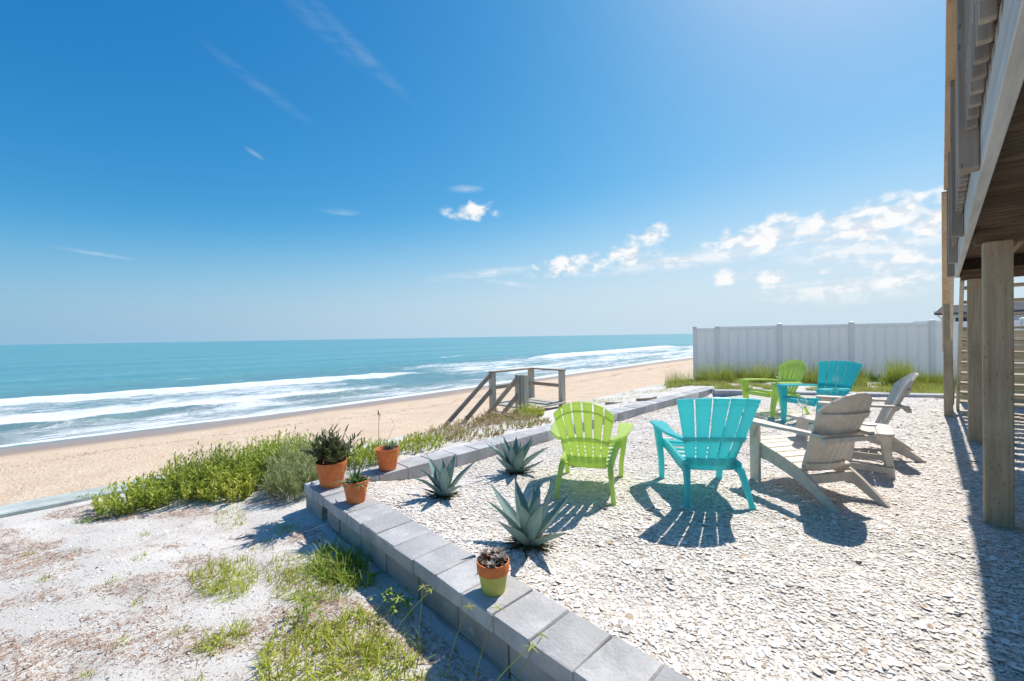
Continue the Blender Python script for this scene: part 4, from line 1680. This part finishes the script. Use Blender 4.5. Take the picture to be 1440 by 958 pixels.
# big pot: dense dark-leaved succulent
p1 = pot(-4.40, 1.665, 0.155, 0.255, 'largest terracotta pot at wall corner with bushy dark green plant', 'plain', False)
parts = []
n_s = 62
stems = MB()
for i in range(n_s):
    a = random.uniform(0, 6.28)
    e = R(random.uniform(24, 88))
    d_ = Vector((math.cos(a) * math.cos(e), math.sin(a) * math.cos(e), math.sin(e)))
    b0 = Vector((random.uniform(-0.07, 0.07), random.uniform(-0.07, 0.07), 0.21))
    L = random.uniform(0.17, 0.36)
    tip = b0 + d_ * L
    if i < 26:
        stems.bar(b0, tip, 0.009, 0.009, ch=0.002, w1=0.005, h1=0.005)
    nl = 15
    ts = np.linspace(0.25, 1.02, nl)
    P = np.array(b0)[None] + np.array(d_)[None] * (ts * L)[:, None]
    D = rand_dirs(nl, -15, 45) * 0.75 + np.array(d_)[None] * 0.75
    parts.append(blades(P, D, RNG.uniform(0.06, 0.125, nl), RNG.uniform(0.015, 0.023, nl), np.full(nl, 0.15), np.clip(RNG.normal(0.30 + 0.35 * ts, 0.2), 0, 1), 3))
stems.build('stems', M['stem'], p1)
V, F, Tn = joined(parts)
link('foliage', np_mesh('foliage', V, F, {'tint': Tn}), M['jade'], p1)

# small aloe
p2 = pot(-3.80, 1.655, 0.115, 0.20, 'terracotta pot of spiky striped aloe beside the largest pot', 'plain', True)
nl = 60
D = rand_dirs(nl, 8, 75)
P = D * np.array([0.035, 0.035, 0.0])[None] + np.array([0, 0, 0.175])[None]
parts = [blades(P, D, RNG.uniform(0.11, 0.24, nl), RNG.uniform(0.018, 0.030, nl), RNG.uniform(0.05, 0.4, nl), RNG.random(nl) * 0.8, 4, 0.2)]
parts.append(blades(P[:26] + 0.004, D[:26], RNG.uniform(0.12, 0.20, 26), np.full(26, 0.010), np.full(26, 0.45), np.ones(26), 4, 0.2))
V, F, Tn = joined(parts)
link('foliage', np_mesh('foliage', V, F, {'tint': Tn}), M['aloe'], p2)

# near-empty pot with a small pale succulent
p3 = pot(-4.475, 2.33, 0.135, 0.245, 'terracotta pot with a small pale succulent, standing apart on the edging', 'plain', False)
nl = 46
D = rand_dirs(nl, 20, 80)
P = D * 0.02 + np.array([0.03, 0.04, 0.215])[None]
V, F, Tn = blades(P, D, RNG.uniform(0.06, 0.13, nl), RNG.uniform(0.014, 0.022, nl), RNG.uniform(0.0, 0.3, nl), RNG.random(nl), 3)
link('foliage', np_mesh('foliage', V, F, {'tint': Tn}), M['bluegreen'], p3)

# painted pot with rosettes
p4 = pot(-1.862, 1.63, 0.098, 0.185, 'pot painted yellow-green below its terracotta rim, with pale rosettes', 'painted')
parts = []
for (rx, ry, rz_, rr) in ((-0.065, -0.01, 0.195, 0.050), (0.0, 0.055, 0.20, 0.055), (0.055, 0.02, 0.20, 0.052), (0.05, -0.05, 0.185, 0.045), (-0.045, 0.05, 0.19, 0.05), (-0.01, -0.055, 0.17, 0.035), (-0.055, -0.05, 0.172, 0.035), (0.015, 0.0, 0.19, 0.04)):
    nl = 20
    t = np.linspace(0, 1, nl)
    a = np.arange(nl) * 2.4
    e = np.radians(5 + 65 * t)
    D = np.stack([np.cos(a) * np.cos(e), np.sin(a) * np.cos(e), np.sin(e)], 1)
    P = np.zeros((nl, 3)) + np.array([rx, ry, rz_])
    parts.append(blades(P, D, rr * (1.0 - 0.45 * t), np.full(nl, rr * 0.42), np.full(nl, -0.15), np.clip(0.3 + 0.6 * t + RNG.normal(0, 0.12, nl), 0, 1), 3))
V, F, Tn = joined(parts)
link('foliage', np_mesh('foliage', V, F, {'tint': Tn}), M['rosette'], p4)
st4 = MB()
for k in range(7):
    a = k * 0.9
    st4.bar((0.02 * math.cos(a), 0.02 * math.sin(a), 0.15), (0.06 * math.cos(a), 0.06 * math.sin(a), 0.195), 0.010, 0.010, ch=0.002)
tag(st4.build('stems', M['stem'], p4), kind='stuff')


# ------------------------------------------------------------------ dune plants
def gz(x, y):
    return float(land_z(np.array([x]), np.array([y]))[0])


def leafy_shrub(x, y, rx, ry, h, n_st, mat, label, group, lean=(0, 0), leaf=(0.035, 0.065), lw=(0.009, 0.016), tint=(0.5, 0.2), nl=20, name='dune_shrub'):
    z = gz(x, y)
    root = empty(name, (x, y, z - 0.01))
    tag(root, label, 'shrub', group)
    parts = []
    stems_ = []
    for i in range(int(n_st * 2.4)):
        rr = math.sqrt(random.random())
        a = random.uniform(0, 6.28)
        bx, by = rr * math.cos(a) * rx, rr * math.sin(a) * ry
        bz = gz(x + bx, y + by) - z
        hh = h * (1 - 0.45 * rr * rr) * random.uniform(0.6, 1.25)
        d_ = np.array([math.cos(a) * 0.35 * rr + random.gauss(0, 0.16) + lean[0], math.sin(a) * 0.35 * rr + random.gauss(0, 0.16) + lean[1], 1.0])
        d_ /= np.linalg.norm(d_)
        ts = RNG.uniform(0.08, 1.0, nl) ** 0.8
        b0 = np.array([bx, by, bz])
        P = b0[None] + d_[None] * (ts * hh)[:, None]
        D = rand_dirs(nl, 0, 60) + d_[None] * 0.6
        tn = np.clip(RNG.normal(tint[0] + 0.25 * (ts - 0.6), tint[1], nl) + random.gauss(0, 0.10), 0, 1)
        parts.append(blades(P, D, RNG.uniform(*leaf, nl), RNG.uniform(*lw, nl), RNG.uniform(0, 0.3, nl), tn, 2))
        stems_.append((b0, d_ * hh))
    ns = len(stems_)
    Ps = np.array([s_[0] for s_ in stems_])
    Ds = np.array([s_[1] for s_ in stems_])
    Ls = np.linalg.norm(Ds, axis=1)
    Vs, Fs, Tss = blades(Ps, Ds, Ls, np.full(ns, 0.006), np.zeros(ns), np.full(ns, 0.1), 2, 0.2)
    link('stems', np_mesh('stems', Vs, Fs, {'tint': Tss}), mat, root)
    V, F, Tn = joined(parts)
    link('foliage', np_mesh('foliage', V, F, {'tint': Tn}), mat, root)
    return root


SG = 'shrubs along the seaward edge of the sand'
leafy_shrub(-6.55, 0.25, 0.42, 0.34, 0.30, 75, M['shrub'], 'low yellow-green shrub trailing over the seawall cap', SG, tint=(0.68, 0.2))
leafy_shrub(-6.35, 0.70, 0.50, 0.36, 0.36, 110, M['shrub'], 'olive and yellow leafy shrub next to the one trailing over the seawall', SG, tint=(0.62, 0.25))
leafy_shrub(-6.75, 0.95, 0.42, 0.40, 0.50, 110, M['shrub'], 'dark twiggy shrub with dead brown stems among bright green shrubs', SG, tint=(0.36, 0.26))
leafy_shrub(-6.35, 1.35, 0.50, 0.42, 0.50, 150, M['shrub'], 'tall bright green leafy shrub in the middle of the dune thicket', SG, tint=(0.60, 0.16))
leafy_shrub(-5.95, 1.05, 0.42, 0.26, 0.26, 90, M['shrub'], 'low golden-green shrub at the front of the dune thicket on white sand', SG, tint=(0.82, 0.18))
leafy_shrub(-6.75, 1.85, 0.48, 0.42, 0.50, 140, M['shrub'], 'bright green leafy shrub at the back of the dune thicket facing the beach', SG, tint=(0.58, 0.16))
leafy_shrub(-5.85, 1.85, 0.42, 0.36, 0.46, 120, M['shrub_grey'], 'pale grey-green wispy shrub touching the wall corner', SG, leaf=(0.06, 0.13), lw=(0.005, 0.009), tint=(0.6, 0.22))
leafy_shrub(-5.30, 1.62, 0.34, 0.30, 0.36, 90, M['shrub_grey'], 'thin grey-green wisps growing against the wall end below the largest pot', SG, leaf=(0.06, 0.12), lw=(0.004, 0.008), tint=(0.5, 0.25))
leafy_shrub(-5.75, 2.70, 0.55, 0.42, 0.27, 90, M['shrub'], 'bright green low shrub behind the pot with the pale succulent', SG, tint=(0.66, 0.18))
leafy_shrub(-5.75, 3.50, 0.55, 0.42, 0.17, 50, M['shrub'], 'yellowish ground shrub beside the low edging past the pots', SG, tint=(0.75, 0.2))
DG = 'dry dune plants in front of the beach landing'
for i, (x, y, rx, ry, h, n_, tm) in enumerate(((-6.35, 4.3, 0.6, 0.45, 0.20, 42, 0.5), (-6.55, 5.2, 0.6, 0.5, 0.24, 50, 0.3), (-6.25, 6.1, 0.55, 0.45, 0.20, 45, 0.55), (-6.85, 6.2, 0.4, 0.5, 0.30, 45, 0.2), (-5.55, 4.5, 0.45, 0.5, 0.10, 36, 0.55), (-5.5, 5.7, 0.4, 0.6, 0.09, 34, 0.6))):
    leafy_shrub(x, y, rx, ry, h, n_, M['shrub_dry'],
                ('tan and green dune plant next to the yellowish ground shrub by the edging', 'brown-leaved dune plant under the lower end of the beach stair handrail',
                 'mixed green and straw dune plant before the doubled landing post', 'reddish-brown dune plant tight against the beach stair rails',
                 'flat tawny creeping plant hugging the edging near the bushy agave', 'flat tawny-green creeping plant by the edging opposite the landing')[i],
                DG, tint=(tm, 0.25), nl=16, name='dune_plant')
leafy_shrub(-6.45, 6.75, 0.34, 0.30, 0.30, 60, M['shrub'], 'yellow-green bushy shrub at the foot of the doubled landing post', DG, tint=(0.8, 0.15))

# two dry seed stalks standing above the pots
ds = empty('seed_stalk', (-5.55, 2.75, gz(-5.55, 2.75)))
tag(ds, 'bare brown seed stalk rising above the green shrub behind the pots', 'dry plant')
mb = MB()
mb.bar((0, 0, -0.02), (0.02, 0.01, 0.66), 0.008, 0.008, ch=0.002, w1=0.004, h1=0.004)
mb.bar((0.018, 0.01, 0.56), (0.05, 0.02, 0.66), 0.004, 0.004, ch=0.001)
mb.bar((0.02, 0.01, 0.65), (0.01, 0.0, 0.72), 0.02, 0.02, ch=0.006, w1=0.006, h1=0.006)
mb.bar((0.0, 0.0, 0.0), (0.18, 0.16, 0.50), 0.005, 0.005, ch=0.001, w1=0.003, h1=0.003)
mb.bar((0.18, 0.16, 0.50), (0.12, 0.14, 0.60), 0.003, 0.003, ch=0.001)
mb.build('stalk', M['stem'], ds)


def grass_tuft(x, y, rx, ry, hmin, hmax, n, mat, label, group, name='grass_tuft', emin=25, emax=85, wd=(0.004, 0.009), droop=(0.1, 0.7), tint=(0.6, 0.22), z=None):
    z0 = gz(x, y) if z is None else z
    root = empty(name, (x, y, z0))
    tag(root, label, 'grass', group)
    a = RNG.uniform(0, 6.28, n)
    r = np.sqrt(RNG.random(n)) * (0.55 + 0.9 * fbm(np.cos(a) * 1.3 + x * 3, np.sin(a) * 1.3 + y * 3, 2, 77))
    P = np.stack([np.cos(a) * r * rx, np.sin(a) * r * ry, np.zeros(n)], 1)
    zz = land_z(P[:, 0] + x, P[:, 1] + y) if z is None else np.full(n, z0)
    P[:, 2] = zz - z0 - 0.006
    D = rand_dirs(n, emin, emax)
    V, F, Tn = blades(P, D, RNG.uniform(hmin, hmax, n), RNG.uniform(*wd, n), RNG.uniform(*droop, n), np.clip(RNG.normal(tint[0], tint[1], n), 0, 1), 3, 0.2)
    link('blades', np_mesh('blades', V, F, {'tint': Tn}), mat, root)
    return root


GG = 'grass patches on the white sand'
grass_tuft(-3.75, 0.62, 0.30, 0.20, 0.05, 0.15, 900, M['grass'], 'isolated round bright grass patch on open white sand', GG)
grass_tuft(-3.02, 0.50, 0.10, 0.14, 0.05, 0.15, 260, M['grass'], 'narrow sprig of bright grass on open sand, throwing a thin shadow', GG)
grass_tuft(-2.30, 0.88, 0.52, 0.34, 0.06, 0.19, 1900, M['grass'], 'largest and densest bright yellow-green grass patch on the sand', GG, tint=(0.62, 0.24), wd=(0.006, 0.013))
grass_tuft(-3.20, 1.08, 0.30, 0.24, 0.04, 0.14, 900, M['grass'], 'loose yellowing grass patch between wall weeds and densest patch', GG, tint=(0.42, 0.25))
grass_tuft(-3.52, 1.02, 0.26, 0.18, 0.04, 0.12, 520, M['grass'], 'thin yellow grass patch at the edge of the wall weeds', GG, tint=(0.35, 0.22))
grass_tuft(-3.27, 1.30, 0.34, 0.17, 0.10, 0.27, 520, M['grass_dark'], 'tall dark green weeds growing against the block wall face', GG, emin=18, wd=(0.008, 0.018), tint=(0.6, 0.3))
grass_tuft(-4.35, 1.22, 0.14, 0.10, 0.04, 0.10, 150, M['grass'], 'small grass sprig in the pot shadow near the wall corner', GG)
grass_tuft(-5.10, 0.92, 0.34, 0.12, 0.03, 0.09, 260, M['grass'], 'thin creeping grass strip in front of the grey-green wisps', GG, tint=(0.5, 0.25))
grass_tuft(-4.15, 0.98, 0.14, 0.10, 0.03, 0.09, 120, M['grass'], 'tiny faded grass sprig on sand before the wall corner', GG, tint=(0.3, 0.25))
grass_tuft(-6.35, -0.15, 0.12, 0.10, 0.04, 0.12, 110, M['grass_dark'], 'small leafy sprig beside the seawall cap', GG)
grass_tuft(-7.32, -0.18, 0.05, 0.10, 0.04, 0.10, 70, M['grass_dark'], 'little green weed lying on the seawall cap', GG, z=-0.305)
for (x, y) in ((-4.62, 0.18), (-4.35, 0.02), (-3.9, 0.12), (-3.45, 0.05), (-3.3, 0.32), (-5.2, 0.25), (-5.6, -0.5), (-3.2, -0.1), (-2.75, 0.32), (-2.65, 0.1), (-4.75, -0.35), (-2.95, 0.85)):
    grass_tuft(x, y, 0.07, 0.05, 0.02, 0.075, 42, M['grass'], 'tiny green sprig alone on the open white sand', 'tiny sprigs on the open sand', name='grass_sprig', tint=(0.45, 0.3))

# round-leaved weeds at the wall foot
for (x, y, lab) in ((-2.52, 1.36, 'round-leaved green weed in the wall shadow below the painted pot'), (-2.86, 0.90, 'little round-leaved weed beside the densest grass patch')):
    root = empty('leafy_weed', (x, y, gz(x, y)))
    tag(root, lab, 'weed', 'round-leaved weeds')
    nl = 70
    P = RNG.normal(0, 1, (nl, 3)) * np.array([0.09, 0.045, 0.0]) + np.array([0, 0, 0.02])
    P[:, 2] += RNG.uniform(0, 0.11, nl)
    D = rand_dirs(nl, -5, 40)
    V, F, Tn = blades(P, D, RNG.uniform(0.02, 0.035, nl), RNG.uniform(0.018, 0.028, nl), np.zeros(nl), RNG.random(nl), 3)
    link('foliage', np_mesh('foliage', V, F, {'tint': Tn}), M['grass_dark'], root)
    V, F, Tn = blades(P * np.array([0.6, 0.6, 0]), P - P * np.array([0.6, 0.6, 0]) + 1e-4, np.maximum(P[:, 2], 0.02) + 0.01, np.full(nl, 0.003), np.zeros(nl), RNG.random(nl), 2, 0.2)
    link('stems', np_mesh('stems', V, F, {'tint': Tn}), M['grass_dark'], root)

# star-headed grass stalks along the near wall
SGR = 'star-headed grass by the wall'
for (x, y, h, lx, ly, tn) in ((-2.10, 1.26, 0.30, -0.10, 0.10, 0.25), (-1.82, 1.26, 0.42, 0.12, 0.06, 0.2), (-1.60, 1.25, 0.46, 0.06, 0.12, 0.25), (-1.52, 1.20, 0.40, 0.22, 0.16, 0.6), (-1.42, 1.26, 0.40, 0.10, 0.20, 0.2), (-2.22, 1.12, 0.34, 0.14, 0.22, 0.8), (-2.26, 1.02, 0.28, 0.02, 0.20, 0.8)):
    root = empty('star_grass', (x, y, gz(x, y) - 0.01))
    tag(root, 'thin grass stalk with a star-shaped seed head by the block wall', 'grass', SGR)
    parts = []
    seg = 8
    pts = [np.array([lx * (k / seg) ** 1.6, ly * (k / seg) ** 1.6, h * (k / seg)]) for k in range(seg + 1)]
    P = np.array(pts[:-1])
    D = np.array(pts[1:]) - P
    L = np.linalg.norm(D, axis=1) * 1.05
    Vb = MB()
    for k in range(seg):
        Vb.bar(pts[k], pts[k + 1], 0.0032, 0.0032, ch=0.0006)
    me = Vb.mesh('stalk')
    at = me.attributes.new('tint', 'FLOAT', 'POINT')
    at.data.foreach_set('value', np.full(len(me.vertices), tn, dtype=np.float32))
    link('stalk', me, M['grass'], root)
    nf = 5
    a = np.arange(nf) * 6.283 / nf + random.random() * 6
    D = np.stack([np.cos(a), np.sin(a), np.full(nf, 0.10)], 1)
    V, F, Tn = blades(np.zeros((nf, 3)) + pts[-1], D, RNG.uniform(0.032, 0.05, nf), np.full(nf, 0.0075), np.full(nf, 0.2), np.full(nf, tn * 0.7), 3)
    link('seed_head', np_mesh('seed_head', V, F, {'tint': Tn}), M['grass'], root)
    nb = 16
    P = np.zeros((nb, 3)) + RNG.normal(0, 0.02, (nb, 3)) * np.array([1, 1, 0])
    V, F, Tn = blades(P, rand_dirs(nb, 30, 80), RNG.uniform(0.08, 0.22, nb), np.full(nb, 0.006), RNG.uniform(0.2, 0.8, nb), RNG.uniform(0.2, 0.9, nb), 3, 0.2)
    link('blades', np_mesh('blades', V, F, {'tint': Tn}), M['grass'], root)

# dry litter in drifts
N = 130000
X = RNG.uniform(-7.1, -0.9, N)
Y = RNG.uniform(-2.0, 1.45, N)
f = fbm((X + Y) * 1.1 + 3, (Y - X) * 2.6, 4, 61)
keep = (RNG.random(N) < np.clip((f - 0.525) * 5.0, 0, 0.8)) & (Y < 1.42)
X, Y = X[keep], Y[keep]
n = len(X)
P = np.stack([X, Y, land_z(X, Y) + 0.002], 1)
V, F, Tn = blades(P, rand_dirs(n, 0, 22), RNG.uniform(0.015, 0.07, n), RNG.uniform(0.002, 0.006, n), RNG.uniform(0, 0.3, n), RNG.random(n), 2, 0.2)
tag(link('dry_litter', np_mesh('dry_litter', V, F, {'tint': Tn}), M['litter']), 'reddish-brown dry plant litter drifted over the sand', 'litter', kind='stuff')

# ------------------------------------------------------------------ grass strip in front of the fence
def fence_pt(t, off):
    p = FA + fd * t + Vector((fd.y, -fd.x, 0)) * off
    return p.x, p.y


OG = 'dune grass clumps in front of the white fence'
labels = ['upright dune grass clump at the ocean end of the white fence', 'dune grass clump standing against the white fence panels', 'tall dark grass clump in front of fence between far teal and taupe chairs']
for i, (t, off, h, n_) in enumerate(((-0.75, 0.55, 0.62, 60), (-0.35, 0.9, 0.5, 60), (0.25, 0.8, 0.7, 130), (0.75, 0.5, 0.75, 150), (1.25, 0.7, 0.6, 120), (1.75, 0.45, 0.75, 150), (2.25, 0.6, 0.65, 130), (2.75, 0.4, 0.78, 150), (3.2, 0.6, 0.6, 120), (3.7, 0.5, 0.7, 130), (4.15, 0.7, 0.55, 120), (4.6, 0.5, 0.6, 120), (5.15, 0.75, 0.85, 300), (5.6, 0.6, 0.55, 120), (6.1, 0.5, 0.5, 120), (6.55, 0.6, 0.5, 120))):
    x, y = fence_pt(t, off + 1.0 + 0.5 * math.sin(i * 2.7))
    lab = labels[0] if i < 2 else (labels[2] if i == 12 else labels[1])
    grass_tuft(x, y, 0.30, 0.26, h * 0.4, h * 1.25, n_ * 4, M['oats'], lab, OG, name='dune_grass', emin=58, emax=88, wd=(0.007, 0.013), droop=(0.0, 0.25), tint=(0.62 if i != 12 else 0.72, 0.2))

N = 150000
t = RNG.uniform(-0.9, 9.5, N)
off = RNG.uniform(0.03, 4.6, N)
X = FA.x + fd.x * t + fd.y * off
Y = FA.y + fd.y * t - fd.x * off
f = fbm(X * 1.2, Y * 1.2, 3, 71)
keep = (Y > back_y(X) + 0.5) & (f > 0.36 + (0.15 * smoothstep(off, 0.9, 2.6) + 0.06) * (1 - smoothstep(t, 2.5, 5.5)))
X, Y = X[keep], Y[keep]
n = len(X)
P = np.stack([X, Y, land_z(X, Y) - 0.005], 1)
V, F, Tn = blades(P, rand_dirs(n, 30, 85), RNG.uniform(0.06, 0.26, n), RNG.uniform(0.007, 0.015, n), RNG.uniform(0.1, 0.6, n), np.clip(RNG.normal(0.52, 0.28, n) + (fbm(X * 0.8, Y * 0.8, 2, 5) - 0.5) * 0.8, 0, 1), 2, 0.2)
tag(link('ground_grass', np_mesh('ground_grass', V, F, {'tint': Tn}), M['oats']), 'yellow-green ground grass in the strip before the white fence', 'grass', kind='stuff')

# sparse bits of creeping green on the dune between edging and seawall
N = 9000
X = RNG.uniform(-7.2, -4.75, N)
Y = RNG.uniform(6.5, 16.5, N)
f = fbm(X * 1.0, Y * 1.0, 4, 81)
keep = (f > 0.60) & (Y < back_y(X) + 6)
X, Y = X[keep], Y[keep]
n = len(X)
P = np.stack([X, Y, land_z(X, Y) - 0.004], 1)
V, F, Tn = blades(P, rand_dirs(n, 5, 60), RNG.uniform(0.04, 0.13, n), RNG.uniform(0.006, 0.014, n), RNG.uniform(0.1, 0.5, n), RNG.uniform(0, 0.75, n), 2, 0.2)
tag(link('creeping_plants', np_mesh('creeping_plants', V, F, {'tint': Tn}), M['oats']), 'sparse creeping plants on the sand seaward of the edging', 'ground cover', kind='stuff')
